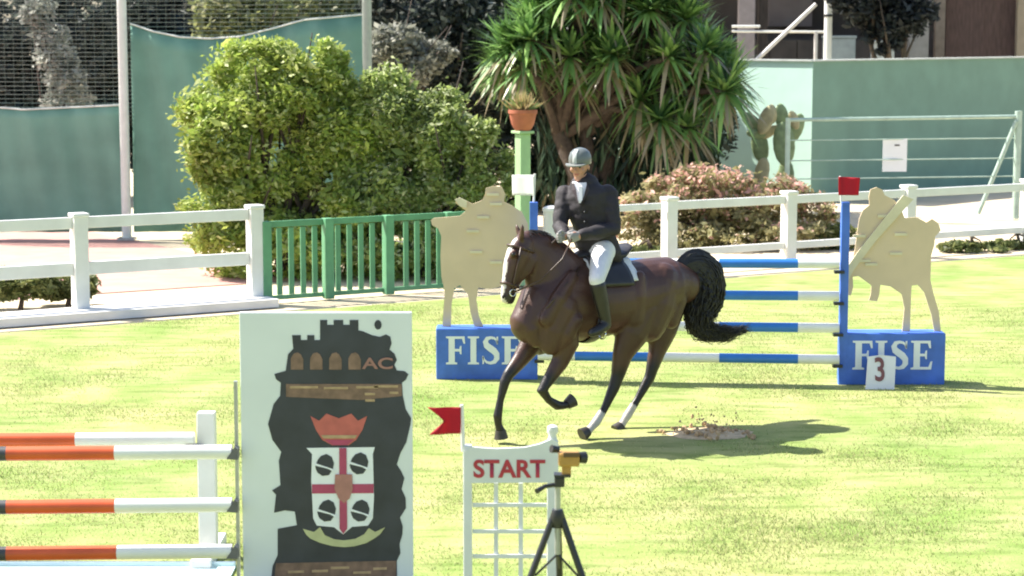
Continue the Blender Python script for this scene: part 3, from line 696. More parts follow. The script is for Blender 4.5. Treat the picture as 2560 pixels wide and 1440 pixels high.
def fise_wing(base, x0, x1, yt, yb, cut, post_px, label, extra, slits):
    Y = base.y; t = thing('jump_wing', label, 'jump wing', base, 'wings of the blue and white jump')
    a, b = P(x0, yt, Y), P(x1, yb, Y)
    bx_ = part('box', MB().box(((a.x + b.x) / 2, Y + .16, (a.z + .002) / 2), (b.x - a.x, .30, a.z)), BLUE, t, bevel=.012)
    part('cutout', MB().prism([P(x, y, Y + .15) for x, y in cut], Vector((0, .02, 0))), PLY, t)
    def out(m): sub('letter', m, LETW, bx_)
    la, lb2 = P(x0 + 25, 924 if x0 > 2000 else 911, Y), P(x1 - 30, 924 if x0 > 2000 else 911, Y)
    lt_ = P(x0, 852 if x0 > 2000 else 841, Y).z
    letters('FISE', la.x, la.z, lt_ - la.z, Y + .004, lb2.x - la.x, out)
    pp = P(post_px, 900, Y + .05).x; ztop = P(post_px, 505, Y + .05).z
    part('post', MB().box((pp, Y + .05, ztop / 2), (.085, .085, ztop)), BLUE, t, bevel=.006)
    for px, py in slits:
        c = P(px, py, Y + .145); part('ledge', MB().box(c, (.13, .025, .028)), PLYEDGE, t)
    for zc in (.27, .60, .93, 1.26):
        part('pole_cup', MB().box((pp + (-.06 if x0 > 2000 else .06), Y + .0, zc - .065), (.10, .09, .03)), BLACKP, t)
    extra(t, Y)
    return pp, ztop
def exR(t, Y):
    part('plank', MB().prism([P(x, y, Y + .125) for x, y in [(2258, 488), (2284, 498), (2190, 602), (2134, 676), (2122, 700), (2104, 700), (2108, 682), (2150, 622)]], Vector((0, .022, 0))), PLYEDGE, t)
def exL(t, Y):
    part('hand_piece', MB().prism([P(x, y, Y + .125) for x, y in [(1137, 500), (1150, 494), (1168, 503), (1166, 520), (1150, 516)]], Vector((0, .022, 0))), PLYEDGE, t)
ppR, zR = fise_wing(JR, 2106, 2362, 834, 962, cut_R, 2106, 'blue jump wing with tan cutout rider at the right end of the poles', exR, [(2210, 540), (2252, 586), (2240, 634), (2178, 661), (2160, 652), (2148, 590)])
ppL, zL = fise_wing(JL, 1090, 1338, 822, 949, cut_L, 1334, 'blue jump wing with tan cutout rider left of the bay horse', exL, [(1240, 510), (1208, 543), (1182, 578), (1190, 630), (1240, 656), (1232, 486)])
NB = G(2202, 975); t = thing('number_board', 'small white number board leaning on the right blue box', 'sign', NB)
aN = [P(x, y, NB.y + (.02 if y > 900 else .14)) for x, y in [(2164, 974), (2236, 974), (2240, 892), (2204, 888), (2170, 892)]]
part('board', MB().prism(aN, Vector((0, .018, 0))), WHITE, t)
me = sans('3', .24, .10, P(2190, 960, NB.y).x, P(2190, 960, NB.y).z + .02, 0)
z0_, z1_ = aN[0].z, aN[3].z
for v in me.vertices: v.co.y = NB.y + .02 + .12 * (v.co.z - z0_) / (z1_ - z0_) - .004
part('numeral', me, mat('dull_red_print', (.20, .08, .08), .7, .1), t)
def flag(name, pts, Y, color, label, stick, turn=0.0):
    base = P(*stick[0], Y); t = thing(name, label, 'flag', base)
    part('stick', MB().tube([P(*stick[0], Y), P(*stick[1], Y)], .012, 8), WHITE, t, sm=40)
    # cloth: gridded sheet with a little wave
    n, m_ = 14, 8; vs = []; fs = []
    (ax_, ay_), (bx_, by_), (cx_, cy_), (dx_, dy_) = pts[:4]
    for i in range(n + 1):
        for j in range(m_ + 1):
            u, v = i / n, j / m_
            turn_ = turn * u * abs(bx_ - ax_) * Y / F
            x = (ax_ * (1 - u) + bx_ * u) * (1 - v) + (dx_ * (1 - u) + cx_ * u) * v
            y = (ay_ * (1 - u) + by_ * u) * (1 - v) + (dy_ * (1 - u) + cy_ * u) * v
            if len(pts) > 4: x += pts[4] * (u ** 3) * (1 - abs(2 * v - 1))
            q_ = P(x, y, Y - .015 + turn_); q_.y += .02 * math.sin(u * 6) * u; vs.append(q_)
    for i in range(n):
        for j in range(m_):
            k_ = i * (m_ + 1) + j; fs.append((k_, k_ + 1, k_ + m_ + 2, k_ + m_ + 1))
    o = part('cloth', MB().add(vs, fs), color, t, sm=True); s2 = o.modifiers.new('s', 'SOLIDIFY'); s2.thickness = .004; s2.offset = 0
    return t
def cloth(name, col_, tr):
    m = bpy.data.materials.new(name); m.use_nodes = True; n = m.node_tree.nodes; L = m.node_tree.links; b = n['Principled BSDF']
    b.inputs['Base Color'].default_value = (*col_, 1); b.inputs['Roughness'].default_value = .8
    nz = n.new('ShaderNodeTexNoise'); nz.inputs['Scale'].default_value = 60
    bp = n.new('ShaderNodeBump'); bp.inputs['Strength'].default_value = .1; L.new(nz.outputs[0], bp.inputs['Height']); L.new(bp.outputs[0], b.inputs['Normal'])
    t_ = n.new('ShaderNodeBsdfTranslucent'); t_.inputs[0].default_value = (*col_, 1); mx = n.new('ShaderNodeMixShader'); mx.inputs[0].default_value = tr
    L.new(b.outputs[0], mx.inputs[1]); L.new(t_.outputs[0], mx.inputs[2]); L.new(mx.outputs[0], n['Material Output'].inputs[0]); return m
REDC = cloth('red_cloth', (.52, .02, .045), .45); WHC = cloth('white_cloth', (.85, .85, .84), .6)
flag('marker_flag', [(2096, 442), (2150, 444), (2146, 488), (2096, 488)], JR.y + .05, REDC, 'small red flag on the right blue jump post', ((2104, 515), (2100, 440)))
flag('marker_flag', [(1336, 437), (1280, 437), (1281, 488), (1336, 489)], JL.y + .05, WHC, 'small white flag on the left jump post above the horse\'s ears', ((1334, 515), (1337, 434)), 1.1)
# four poles hung between the wings
for i, (yl, yr) in enumerate([(657, 659), (735, 740), (812, 820), (889, 899)]):
    nmz = ['top', 'second', 'third', 'lowest'][i]
    A = P(1345, yl, JL.y - .02); B = P(2098, yr, JR.y - .02)
    t = thing('jump_pole', f'{nmz} blue and white pole of the jump behind the bay horse', 'pole', (A + B) / 2, 'poles of the blue and white jump')
    cuts = [0, .125, .38, .605, .865, 1.0]
    for k_ in range(5):
        part('blue_band' if k_ % 2 else 'white_band', MB().tube([A.lerp(B, cuts[k_]), A.lerp(B, cuts[k_ + 1])], .05, 18), mat('bright_blue_paint', (.03, .17, .52), .35, .08) if k_ % 2 else WHITE, t, sm=40)

# ------------------------------------------------------------------ near jump: castle wing and orange poles
WY = G(815, 1489).y
wb = P(815, 1489, WY); wb.z = 0
t = thing('castle_wing', 'tall white jump wing painted with a black castle and crest', 'jump wing', wb)
x0_, x1_ = P(603, 1100, WY).x, P(1031, 1100, WY).x; zt_ = P(800, 781, WY).z
part('board', MB().box(((x0_ + x1_) / 2, WY + .025, zt_ / 2 + .01), (x1_ - x0_, .05, zt_ - .02)), WHITE2, t, bevel=.006)
lay = lambda pts, k_: MB().prism([P(x, y, WY - .003 * k_) for x, y in pts], Vector((0, .0025, 0)))
CASTLE = mat('castle_black', (.034, .037, .05), .5, .25, 5)
castle = [(907, 828), (930, 838), (950, 842), (965, 836), (976, 842), (979, 858), (974, 874), (986, 884), (992, 900), (986, 912), (992, 926), (1012, 928), (1021, 936), (1015, 949), (1005, 957), (1007, 988), (1014, 1022), (1028, 1046), (1026, 1062), (1016, 1105), (1001, 1133), (992, 1161), (1003, 1178), (1011, 1195), (1004, 1223), (1014, 1245), (1015, 1270), (1000, 1294), (1007, 1316), (1006, 1336), (999, 1360), (1001, 1383), (992, 1402), (993, 1470), (676, 1470), (681, 1416), (694, 1388), (694, 1322), (742, 1313), (737, 1279), (712, 1276), (685, 1282), (690, 1237), (680, 1226), (701, 1213), (697, 1152), (703, 1130), (681, 1100), (670, 1060), (684, 1010), (700, 990), (702, 957), (690, 948), (686, 935), (714, 927), (720, 886), (733, 872), (730, 838), (752, 838), (752, 850), (768, 850), (768, 838), (786, 838), (786, 850), (800, 850), (800, 800), (818, 800), (818, 812), (834, 812), (834, 800), (858, 800), (858, 812), (874, 812), (874, 800), (896, 800), (896, 826)]
part('castle_print', lay(castle, 1), CASTLE, t)
circ = lambda cx, cy, rx, ry, n=18: [(cx + rx * math.cos(2 * math.pi * i / n), cy + ry * math.sin(2 * math.pi * i / n)) for i in range(n)]
part('finial_print', lay(circ(945, 812, 9, 12), 1), CASTLE, t)
BRN = mat('brown_print', (.20, .12, .085), .6, .35, 14); TAN = mat('tan_print', (.44, .30, .17), .6, .2, 20); CRIM = mat('crimson_print', (.42, .06, .13), .55, .12, 8)
CROWN = mat('crown_print', (.50, .12, .10), .55, .15, 10); SCRL = mat('scroll_print', (.50, .50, .27), .6, .12, 10)
part('brown_band', lay([(715, 960), (1004, 960), (1005, 990), (905, 1000), (715, 992)], 2), BRN, t)
for ax_ in (742, 790, 838, 886): part('window_print', lay([(ax_ - 15, 924), (ax_ - 15, 896), (ax_ - 8, 884), (ax_ + 2, 881), (ax_ + 10, 886), (ax_ + 16, 898), (ax_ + 16, 924)], 2), BRN, t)
part('brown_band', lay([(690, 1408), (990, 1402), (990, 1466), (684, 1468)], 2), BRN, t)
me = sans('AC', .075, .20, P(905, 924, WY).x, P(905, 922, WY).z, WY - .0095); part('lettering', me, mat('pink_brown_print', (.34, .17, .14), .6, .1), t)
for px, py, wpx in [(918, 968, 55), (965, 966, 60), (985, 982, 22), (925, 985, 26), (925, 1001, 24), (760, 968, 70), (840, 970, 60)]:
    part('tan_stroke', lay([(px - wpx / 2, py - 3), (px + wpx / 2, py - 3), (px + wpx / 2, py + 3), (px - wpx / 2, py + 3)], 3), TAN, t)
for px, py, wpx in [(800, 1428, 40), (850, 1420, 46), (905, 1432, 44), (950, 1422, 34), (740, 1430, 40), (960, 1445, 30), (830, 1450, 60)]:
    part('tan_stroke', lay([(px - wpx / 2, py - 3), (px + wpx / 2, py - 4), (px + wpx / 2, py + 2), (px - wpx / 2, py + 3)], 3), TAN, t)
# crest: crown, shield with four quarters, scroll
part('crown', lay([(776, 1040), (790, 1075), (806, 1100), (830, 1113), (872, 1113), (890, 1100), (906, 1075), (918, 1040), (895, 1052), (878, 1034), (847, 1046), (816, 1034), (798, 1052)], 2), CROWN, t)
part('crown_band', lay([(803, 1088), (893, 1088), (887, 1096), (808, 1096)], 3), TAN, t)
part('crown_band', lay([(812, 1100), (884, 1100), (868, 1113), (832, 1113)], 3), CRIM, t)
part('shield', lay([(766, 1120), (937, 1118), (932, 1135), (935, 1240), (932, 1296), (920, 1314), (880, 1317), (858, 1336), (835, 1318), (792, 1314), (783, 1296), (778, 1200), (780, 1135)], 2), LETW, t)
part('cross_bar', lay([(780, 1211), (934, 1210), (934, 1233), (780, 1234)], 3), CRIM, t)
part('cross_bar', lay([(848, 1120), (866, 1120), (868, 1322), (858, 1335), (849, 1322)], 4), CRIM, t)
part('inner_shield', lay([(838, 1186), (880, 1186), (882, 1222), (874, 1246), (860, 1258), (846, 1246), (836, 1222)], 5), mat('rose_print', (.42, .19, .16), .6, .15, 10), t)
for cx_, cy_ in [(812, 1162), (898, 1158), (817, 1276), (901, 1276)]:
    q_ = part('head_emblem', lay([(cx_ - 24, cy_ + 4), (cx_ - 18, cy_ - 12), (cx_ - 10, cy_ - 22), (cx_ + 4, cy_ - 27), (cx_ + 17, cy_ - 20), (cx_ + 23, cy_ - 4), (cx_ + 20, cy_ + 12), (cx_ + 10, cy_ + 26), (cx_ - 6, cy_ + 28), (cx_ - 18, cy_ + 20), (cx_ - 22, cy_ + 12)], 3), CASTLE, t)
    sub('head_band', lay([(cx_ - 24, cy_ - 4), (cx_ + 24, cy_ + 12), (cx_ + 24, cy_ + 19), (cx_ + 8, cy_ + 10), (cx_ - 24, cy_ + 2)], 4), LETW, q_)
sc_ = [(757, 1322), (785, 1330), (800, 1318), (812, 1338), (835, 1348), (860, 1351), (888, 1347), (910, 1336), (922, 1320), (938, 1330), (963, 1318), (950, 1336), (936, 1346), (915, 1358), (885, 1366), (860, 1368), (830, 1365), (800, 1357), (775, 1346), (765, 1336)]
part('scroll', lay(sc_, 3), SCRL, t)
for dx in (-.43, .43):
    part('foot', MB().box((wb.x + dx, WY + .03, .04), (.08, .7, .08)), WHITE, t, bevel=.008)
ux = P(592, 1200, WY).x
part('cup_rail', MB().box((ux, WY + .02, .75), (.02, .04, 1.35)), STEEL, t)
ORANGE = mat('orange_paint', (.62, .10, .025), .4, .12, 5); DARKB = mat('dark_band_paint', (.05, .05, .055), .5, .2)
def orange_pole(Y, yc0, yc1, xe, xb, xd, label, r=.047):
    A = P(-900, yc0 + (yc0 - yc1) * .0, Y); B = P(xe, yc1, Y)
    t = thing('jump_pole', label, 'pole', (A + B) / 2, 'poles of the near orange and white jump')
    f_ = lambda px: (P(px, yc0, Y).x - A.x) / (B.x - A.x)
    bands = [(0, f_(-520), WHITE, 'white_band'), (f_(-520), f_(-260), ORANGE, 'orange_band'), (f_(-260), f_(xd), DARKB if xd > 0 else WHITE, 'dark_band' if xd > 0 else 'white_band'), (f_(xd), f_(xb), ORANGE, 'orange_band'), (f_(xb), 1.0, WHITE, 'white_band')]
    for a, b, m_, nm in bands:
        part(nm, MB().tube([A.lerp(B, a), A.lerp(B, b)], r, 20), m_, t, sm=40)
PYo = WY - .02
for (y0_, y1_, xb, nmz) in [(1141, 1130, 288, 'top'), (1277, 1262, 289, 'middle'), (1394, 1378, 294, 'lowest')]:
    orange_pole(PYo, y0_, y1_, 580, xb, 18, f'{nmz} front orange and white pole left of the castle wing')
    cpx = P(581, y1_ + 8, PYo)
    tt = [o for o in bpy.data.objects if o.name == 'castle_wing'][0]
    part('pole_cup', MB().prism([P(x, y, PYo - .05) for x, y in [(566, y1_ + 18), (586, y1_ - 12), (594, y1_ - 6), (594, y1_ + 20)]], Vector((0, .1, 0))), mat('cup_grey', (.12, .12, .125), .5, .2), tt)
RYo = WY + .95
orange_pole(RYo, 1104, 1097, 486, 190, -200, 'rear orange and white pole just under the riderless gap, highest in view') if False else orange_pole(RYo, 1104, 1097, 486, 190, -200, 'rear orange and white pole, set behind the three front ones')
us = P(519, 1200, RYo + .06); t = thing('jump_upright', 'white wooden upright holding the rear orange and white pole', 'jump stand', (us.x, RYo + .06, 0))
part('upright', MB().box((us.x, RYo + .06, .52), (.125, .10, 1.04)), WHITE, t, bevel=.008)
part('foot', MB().box((us.x, RYo + .06, .04), (.14, .8, .08)), WHITE, t, bevel=.008)
part('pole_cup', MB().box(P(476, 1106, RYo) + Vector((.03, 0, -.03)), (.12, .1, .03)), mat('cup_grey', (.12, .12, .125), .5, .2), t)
tp = G(250, 1452); t = thing('water_tray', 'pale blue shallow tray lying under the orange poles', 'tray', (tp.x, tp.y + .5, 0))
xa, xb_ = P(-900, 1440, 13.9).x, P(585, 1440, 13.9).x; yF = G(250, 1470).y
PBL = mat('pale_blue_plastic', (.52, .66, .70), .3, .08, 2)
part('tray_floor', MB().box(((xa + xb_) / 2, yF + .26, .012), (xb_ - xa, .44, .02)), PBL, t)
for yy in (yF + .02, yF + .5): part('rim', MB().box(((xa + xb_) / 2, yy, .025), (xb_ - xa, .04, .05)), PBL, t, bevel=.008)

# ------------------------------------------------------------------ START stand, its flag, tripod with camcorder
SYd = G(1280, 1621).y
sb = P(1280, 1621, SYd); sb.z = 0
STW = mat('stand_white', (.66, .68, .68), .5, .06, 4)
t = thing('start_stand', 'white lattice stand with a red START panel at bottom centre', 'sign', sb)
zl = lambda y: P(1280, y, SYd).z
xl = lambda x: P(x, 1200, SYd).x
part('post', MB().box((xl(1169), SYd, zl(1112) / 2), (.052, .05, zl(1112))), STW, t, bevel=.006)
part('post', MB().box((xl(1381), SYd, zl(1100) / 2), (.062, .05, zl(1100))), STW, t, bevel=.006)
part('post_cap', MB().tube([(xl(1381), SYd, zl(1099)), (xl(1381), SYd, zl(1088)), (xl(1381), SYd, zl(1080)), (xl(1381), SYd, zl(1066)), (xl(1381), SYd, zl(1062))], [.03, .022, .034, .03, .012], 14), STW, t, sm=50)
part('panel', MB().prism([P(x, y, SYd - .03) for x, y in [(1160, 1128), (1178, 1118), (1240, 1122), (1310, 1119), (1350, 1110), (1378, 1098), (1396, 1104), (1396, 1206), (1160, 1208)]], Vector((0, .022, 0))), STW, t)
me = sans('START', (zl(1146) - zl(1192)), xl(1363) - xl(1184), xl(1184), zl(1192), SYd - .0335, bold=.03); part('lettering', me, mat('red_print', (.42, .03, .05), .55, .15, 20), t)
for y in (1262, 1328, 1390, 1452, 1515): part('lattice_bar', MB().box(((xl(1181) + xl(1366)) / 2, SYd - .006, zl(y)), (xl(1366) - xl(1181), .012, .022)), STW, t)
for x in (1240, 1302): part('lattice_bar', MB().box((xl(x), SYd + .008, (zl(1208) + zl(1560)) / 2), (.026, .012, zl(1208) - zl(1560))), STW, t)
part('bottom_bar', MB().box(((xl(1181) + xl(1366)) / 2, SYd, zl(1562)), (xl(1366) - xl(1181), .03, .04)), STW, t)
for x in (1169, 1381): part('foot', MB().box((xl(x), SYd, .025), (.06, .42, .048)), STW, t)
flag('marker_flag', [(1152, 1018), (1070, 1018), (1074, 1086), (1152, 1084), 42], SYd - .01, REDC, 'red swallow-tailed flag on the left corner of the START stand', ((1158, 1128), (1154, 1012)))
TY = G(1400, 1754).y; ts = F / TY
tb = Vector((P(1394, 1300, TY).x, TY, 0)); t = thing('tripod', 'black camera tripod standing before the START stand', 'tripod', tb)
zt2 = lambda y: P(1394, y, TY).z
hub = Vector((tb.x, TY, zt2(1296)))
part('column', MB().tube([hub + Vector((0, 0, -.2)), Vector((tb.x, TY, zt2(1215)))], .017, 12), STEEL, t, sm=40)
part('hub', MB().tube([hub + Vector((0, 0, -.05)), hub, hub + Vector((0, 0, .05))], [.03, .045, .03], 12), BLACKP, t, sm=40)
for ang in (200, 330, 85):
    d = Vector((math.cos(math.radians(ang)), math.sin(math.radians(ang)) * .9, 0)); f0 = tb + d * .44
    m_ = hub.lerp(f0, .5) + d * .02
    lg = part('leg', MB().tube([hub + d * .03, m_], .019, 10), BLACKP, t, sm=40)
    part('lower_leg', MB().tube([m_, f0 + Vector((0, 0, .015))], .013, 10), STEEL, t, sm=40)
    part('foot', MB().ball(f0 + Vector((0, 0, .018)), .02, 8, 6), BLACKP, t, sm=True)
    part('spreader', MB().tube([Vector((tb.x, TY, hub.z - .2)), hub.lerp(f0, .3)], .007, 6), BLACKP, t)
part('pan_head', MB().box((tb.x + .01, TY, zt2(1203)), (.055, .07, .055)), BLACKP, t, bevel=.006)
part('plate', MB().box((tb.x + .025, TY, zt2(1187)), (.09, .08, .014)), BLACKP, t)
part('pan_handle', MB().tube([P(1388, 1212, TY), P(1362, 1216, TY - .05), P(1342, 1228, TY - .1)], [.012, .012, .016], 8), BLACKP, t, sm=40)
cb_ = P(1418, 1140, TY); t = thing('camcorder', 'small yellowish-brown camcorder on the tripod head', 'camcorder', Vector((cb_.x, TY, zt2(1184))))
AMB = mat('amber_casing', (.44, .24, .055), .45, .15, 10)
part('body', MB().box((P(1422, 1142, TY).x, TY, zt2(1146)), (.115, .10, .075)), AMB, t, bevel=.012)
part('hand_strap', MB().box((P(1428, 1130, TY).x, TY - .054, zt2(1132)), (.09, .012, .028)), mat('strap_brown', (.12, .07, .03), .7, .2), t, bevel=.004)
part('viewfinder', MB().tube([P(1396, 1124, TY), P(1378, 1122, TY - .02)], [.018, .022], 12), BLACKP, t, sm=40)
part('lens', MB().tube([P(1446, 1144, TY), P(1462, 1144, TY + .02)], [.03, .034], 14), BLACKP, t, sm=40)
part('neck', MB().box((P(1416, 1172, TY).x, TY, zt2(1174)), (.05, .05, .07)), AMB, t)

# ------------------------------------------------------------------ bay horse
TH = math.radians(33); HF = Vector((-math.cos(TH), -math.sin(TH), 0)); HL = Vector((math.sin(TH), -math.cos(TH), 0)); UP = Vector((0, 0, 1))
H0 = G(1500, 1086)
def HP(px, py, wl=0.0):
    """point on the plane parallel to the horse's middle plane, wl to its left"""
    d = ray(px, py); o_ = Vector((0, 0, CAMH)); t_ = (wl - (o_ - H0).dot(HL)) / d.dot(HL); return o_ + d * t_
hb = MB()
def chain(lst, n=16, ref=None):
    pts = [HP(*p[:3]) for p in lst]; hb.limb(pts, [p[3] for p in lst], n, ref)
    return pts
# trunk: (px, py, lateral, (lateral radius, vertical radius))
chain([(1704, 712, 0, (.17, .19)), (1668, 708, 0, (.265, .25)), (1622, 722, 0, (.30, .29)), (1565, 738, 0, (.30, .31)), (1505, 748, 0, (.31, .345)), (1445, 752, 0, (.295, .37)), (1395, 758, 0, (.265, .35)), (1350, 780, 0, (.235, .28)), (1326, 806, 0, (.18, .2))], 24, HL)
chain([(1470, 660, 0, (.07, .10)), (1440, 672, 0, (.12, .15)), (1400, 690, 0, (.14, .2))], 16, HL)                       # withers
chain([(1412, 742, 0, (.2, .33)), (1386, 694, 0, (.165, .31)), (1364, 656, 0, (.13, .265)), (1342, 628, 0, (.105, .195)), (1316, 610, 0, (.085, .13))], 18, HL)   # neck
for sgn in (1, -1):
    chain([(1400 + 10 * sgn, 770, .17 * sgn, (.12, .2)), (1372 + 12 * sgn, 830, .165 * sgn, (.105, .15)), (1362 + 14 * sgn, 860, .15 * sgn, (.09, .11))], 14, HL)   # shoulder
    chain([(1655, 700, .13 * sgn, (.16, .17)), (1640, 760, .15 * sgn, (.155, .21)), (1622, 815, .15 * sgn, (.13, .17))], 14, HL)                                          # quarters
for sgn in (1, -1):   # long muscles standing a little proud of the body
    chain([(1440, 800, .255 * sgn, (.05, .07)), (1415, 838, .225 * sgn, (.06, .09)), (1398, 868, .18 * sgn, (.05, .07))], 12, HL)
    chain([(1432, 690, .18 * sgn, (.04, .06)), (1398, 745, .235 * sgn, (.05, .08)), (1366, 800, .215 * sgn, (.05, .08))], 12, HL)
    chain([(1690, 700, .15 * sgn, (.07, .09)), (1694, 750, .15 * sgn, (.075, .10)), (1676, 800, .14 * sgn, (.07, .10))], 12, HL)
    chain([(1600, 690, .235 * sgn, (.05, .05)), (1596, 740, .26 * sgn, (.055, .09)), (1588, 800, .225 * sgn, (.06, .10))], 12, HL)
    chain([(1326, 820, .085 * sgn, (.085, .09)), (1338, 850, .085 * sgn, (.07, .07))], 12, HL)
# head
HX = .03
chain([(1308, 612, HX, (.085, .11)), (1298, 636, HX, (.098, .125)), (1287, 664, HX, (.085, .115)), (1278, 694, HX, (.066, .088)), (1271, 722, HX, (.058, .072)), (1268, 744, HX, (.056, .062))], 18, HL)
for sgn in (1, -1): chain([(1322 + 4 * sgn, 648, HX + .045 * sgn, (.035, .085)), (1308 + 4 * sgn, 676, HX + .045 * sgn, (.03, .08)), (1296, 696, HX + .035 * sgn, (.02, .05))], 12, HL)     # jowls
chain([(1282, 735, HX, (.04, .035)), (1277, 752, HX, (.036, .03))], 12, HL)       # chin
for sgn in (1, -1):
    e0_ = HP(1303, 598, HX + .055 * sgn); dirv = (UP * 1.0 + HF * .16 + HL * (.42 * sgn)).normalized()
    hb.limb([e0_ - dirv * .02, e0_ + dirv * .05, e0_ + dirv * .11, e0_ + dirv * .155], [(.026, .022), (.036, .02), (.027, .016), (.006, .006)], 12, HL)
    bz = HP(1283, 634, HX + .08 * sgn); hb.ball(bz, .034, 10, 8)                    # brow over the eye
# legs
legA = [(1352, 800, -.14, (.12, .15)), (1330, 858, -.14, (.095, .115)), (1300, 900, -.13, (.066, .078)), (1270, 938, -.12, (.05, .055)), (1262, 955, -.12, (.046, .05)), (1251, 1000, -.12, (.031, .035)), (1244, 1040, -.12, (.04, .044)), (1246, 1062, -.12, (.033, .035)), (1252, 1078, -.12, (.042, .045))]
legB = [(1402, 800, .15, (.12, .16)), (1416, 862, .15, (.10, .125)), (1400, 905, .145, (.07, .085)), (1370, 952, .14, (.052, .058)), (1355, 976, .14, (.049, .054)), (1372, 1000, .13, (.034, .037)), (1394, 1014, .12, (.042, .046)), (1408, 1014, .12, (.034, .036)), (1420, 1010, .12, (.04, .042))]
legC = [(1612, 770, .14, (.15, .22)), (1578, 836, .15, (.12, .17)), (1556, 888, .14, (.075, .105)), (1544, 940, .13, (.055, .068)), (1535, 968, .13, (.05, .058)), (1512, 1020, .13, (.034, .038)), (1490, 1056, .13, (.041, .045)), (1477, 1070, .13, (.034, .036)), (1468, 1080, .13, (.042, .044))]
legD = [(1668, 765, -.14, (.13, .2)), (1655, 830, -.14, (.11, .15)), (1642, 880, -.13, (.07, .092)), (1630, 922, -.12, (.053, .064)), (1624, 944, -.12, (.048, .056)), (1594, 998, -.12, (.033, .037)), (1568, 1040, -.12, (.04, .044)), (1558, 1056, -.12, (.033, .035)), (1552, 1066, -.12, (.041, .043))]
LEGS = [chain(l_, 14, HL) for l_ in (legA, legB, legC, legD)]
hm = fuse(hb, .013, 5, .5)
hz0 = H0.copy()
low = [LEGS[0][4], LEGS[1][4], LEGS[2][4], LEGS[3][4]]
blz = [HP(1284, 612, HX), HP(1270, 640, HX), HP(1262, 672, HX), HP(1257, 705, HX), HP(1254, 735, HX), HP(1254, 752, HX)]
def seg_d(p, a, b):
    ab = b - a; t_ = max(0, min(1, (p - a).dot(ab) / ab.length_squared)); return (p - a - ab * t_).length
nosep = HP(1270, 752, HX)
def coat(p):
    base = Vector((.066, .030, .021))
    n_ = mnoise.noise(p * 3.0) * .25
    c = base * (1 + n_)
    for l_ in LEGS:                        # black points below knee and hock
        dd = min(seg_d(p, l_[i], l_[i + 1]) for i in range(3, 8))
        k_ = max(0, min(1, (.13 - dd) / .07)); c = c.lerp(Vector((.016, .013, .012)), k_)
    for l_ in LEGS[2:]:                    # white hind pasterns
        dd = seg_d(p, l_[6].lerp(l_[5], .35), l_[7]); 
        if dd < .065: c = Vector((.5, .46, .42))
    dm = (p - nosep).length
    if dm < .12: c = c.lerp(Vector((.02, .016, .016)), max(0, min(1, (.12 - dm) / .05)))
    db = min(seg_d(p, blz[i], blz[i + 1]) for i in range(len(blz) - 1))
    wl = abs((p - H0).dot(HL) - HX)
    if db < .06 and wl < .03 + .006 * math.sin(p.z * 40): c = Vector((.62, .57, .52))
    return c
paint(hm, coat)
HT = thing('horse', 'bay horse cantering to the left with lifted black tail', 'horse', H0)
COAT = coatmat('bay_coat', .4)
hobj = link('body', hm, COAT, HT)
BLK = mat('black_hair', (.014, .012, .012), .5, .3, 20); HOOF = mat('hoof_horn', (.045, .038, .032), .5, .3, 14)
for li, l_ in enumerate(LEGS):
    a, b = l_[7], l_[8]; d = (b - a).normalized()
    fwd = (HF - d * HF.dot(d)).normalized()
    hoofp = [b - d * .012, b + d * .03 + fwd * .012, b + d * .062 + fwd * .022]
    part('hoof', MB().tube(hoofp, [(.046, .047), (.054, .058), (.06, .066)], 16, ref=HL), HOOF, HT, sm=50)
GL_EYE = mat('eye', (.012, .009, .008), .08, .1)
for sgn in (1, -1): part('eye', MB().ball(HP(1283, 636, HX + .092 * sgn), .021, 12, 8), GL_EYE, HT, sm=True)
for sgn in (1, -1): part('nostril', MB().ball(HP(1258, 742, HX + .034 * sgn) , (.012, .012, .018), 8, 6), mat('nostril_skin', (.01, .008, .008), .6), HT, sm=True)
# tail and mane made of many locks
def locks(path, rad, n, seed, thick, spread_end=1.0, wl=0.0, jit=.018):
    rr = random.Random(seed); m = MB(); pts = [HP(x, y, wl) for x, y in path]
    dense = []; 
    for i in range(len(pts) - 1):
        for k_ in range(3): dense.append((pts[i].lerp(pts[i + 1], k_ / 3), rad[i] * (1 - k_ / 3) + rad[i + 1] * k_ / 3))
    dense.append((pts[-1], rad[-1]))
    # Chaikin-like smoothing
    for _ in range(2):
        dense = [dense[0]] + [((dense[i - 1][0] + dense[i][0] * 2 + dense[i + 1][0]) / 4, dense[i][1]) for i in range(1, len(dense) - 1)] + [dense[-1]]
    for k_ in range(n):
        a = rr.random() * 6.283; q_ = rr.random() ** .5; st = rr.choice([0, 0, 0, 1, 2, 3]); en = rr.randint(int(len(dense) * .55), len(dense)); line = []; rads = []
        if en - st < 4: continue
        for i in range(st, en):
            p, r = dense[i]
            u = (dense[min(i + 1, len(dense) - 1)][0] - dense[max(i - 1, 0)][0]).normalized(); x = HL; y = u.cross(x).normalized()
            a2 = a + .02 * i
            off = (x * math.cos(a2) * .75 + y * math.sin(a2)) * (r * q_)
            line.append(p + off + Vector((rr.gauss(0, jit), rr.gauss(0, jit), rr.gauss(0, jit))) * (i / len(dense)))
            f_ = (i - st) / max(1, en - st - 1); rads.append(max(.0015, thick * (1 - f_ ** 3)))
        m.tube(line, rads, 4, cap=False)
    return m
tp_ = [(1698, 680), (1712, 662), (1738, 658), (1758, 682), (1766, 718), (1760, 752), (1746, 788), (1748, 815), (1776, 832), (1815, 834), (1866, 824)]
tr_ = [.06, .10, .15, .19, .20, .19, .16, .12, .09, .07, .02]
part('tail', locks(tp_, tr_, 1500, 3, .0065, jit=.022), BLK, HT)
mn = MB(); rr = random.Random(5)
crest = [(1306, 586), (1330, 576), (1356, 578), (1384, 596), (1408, 622), (1428, 642), (1448, 654)]
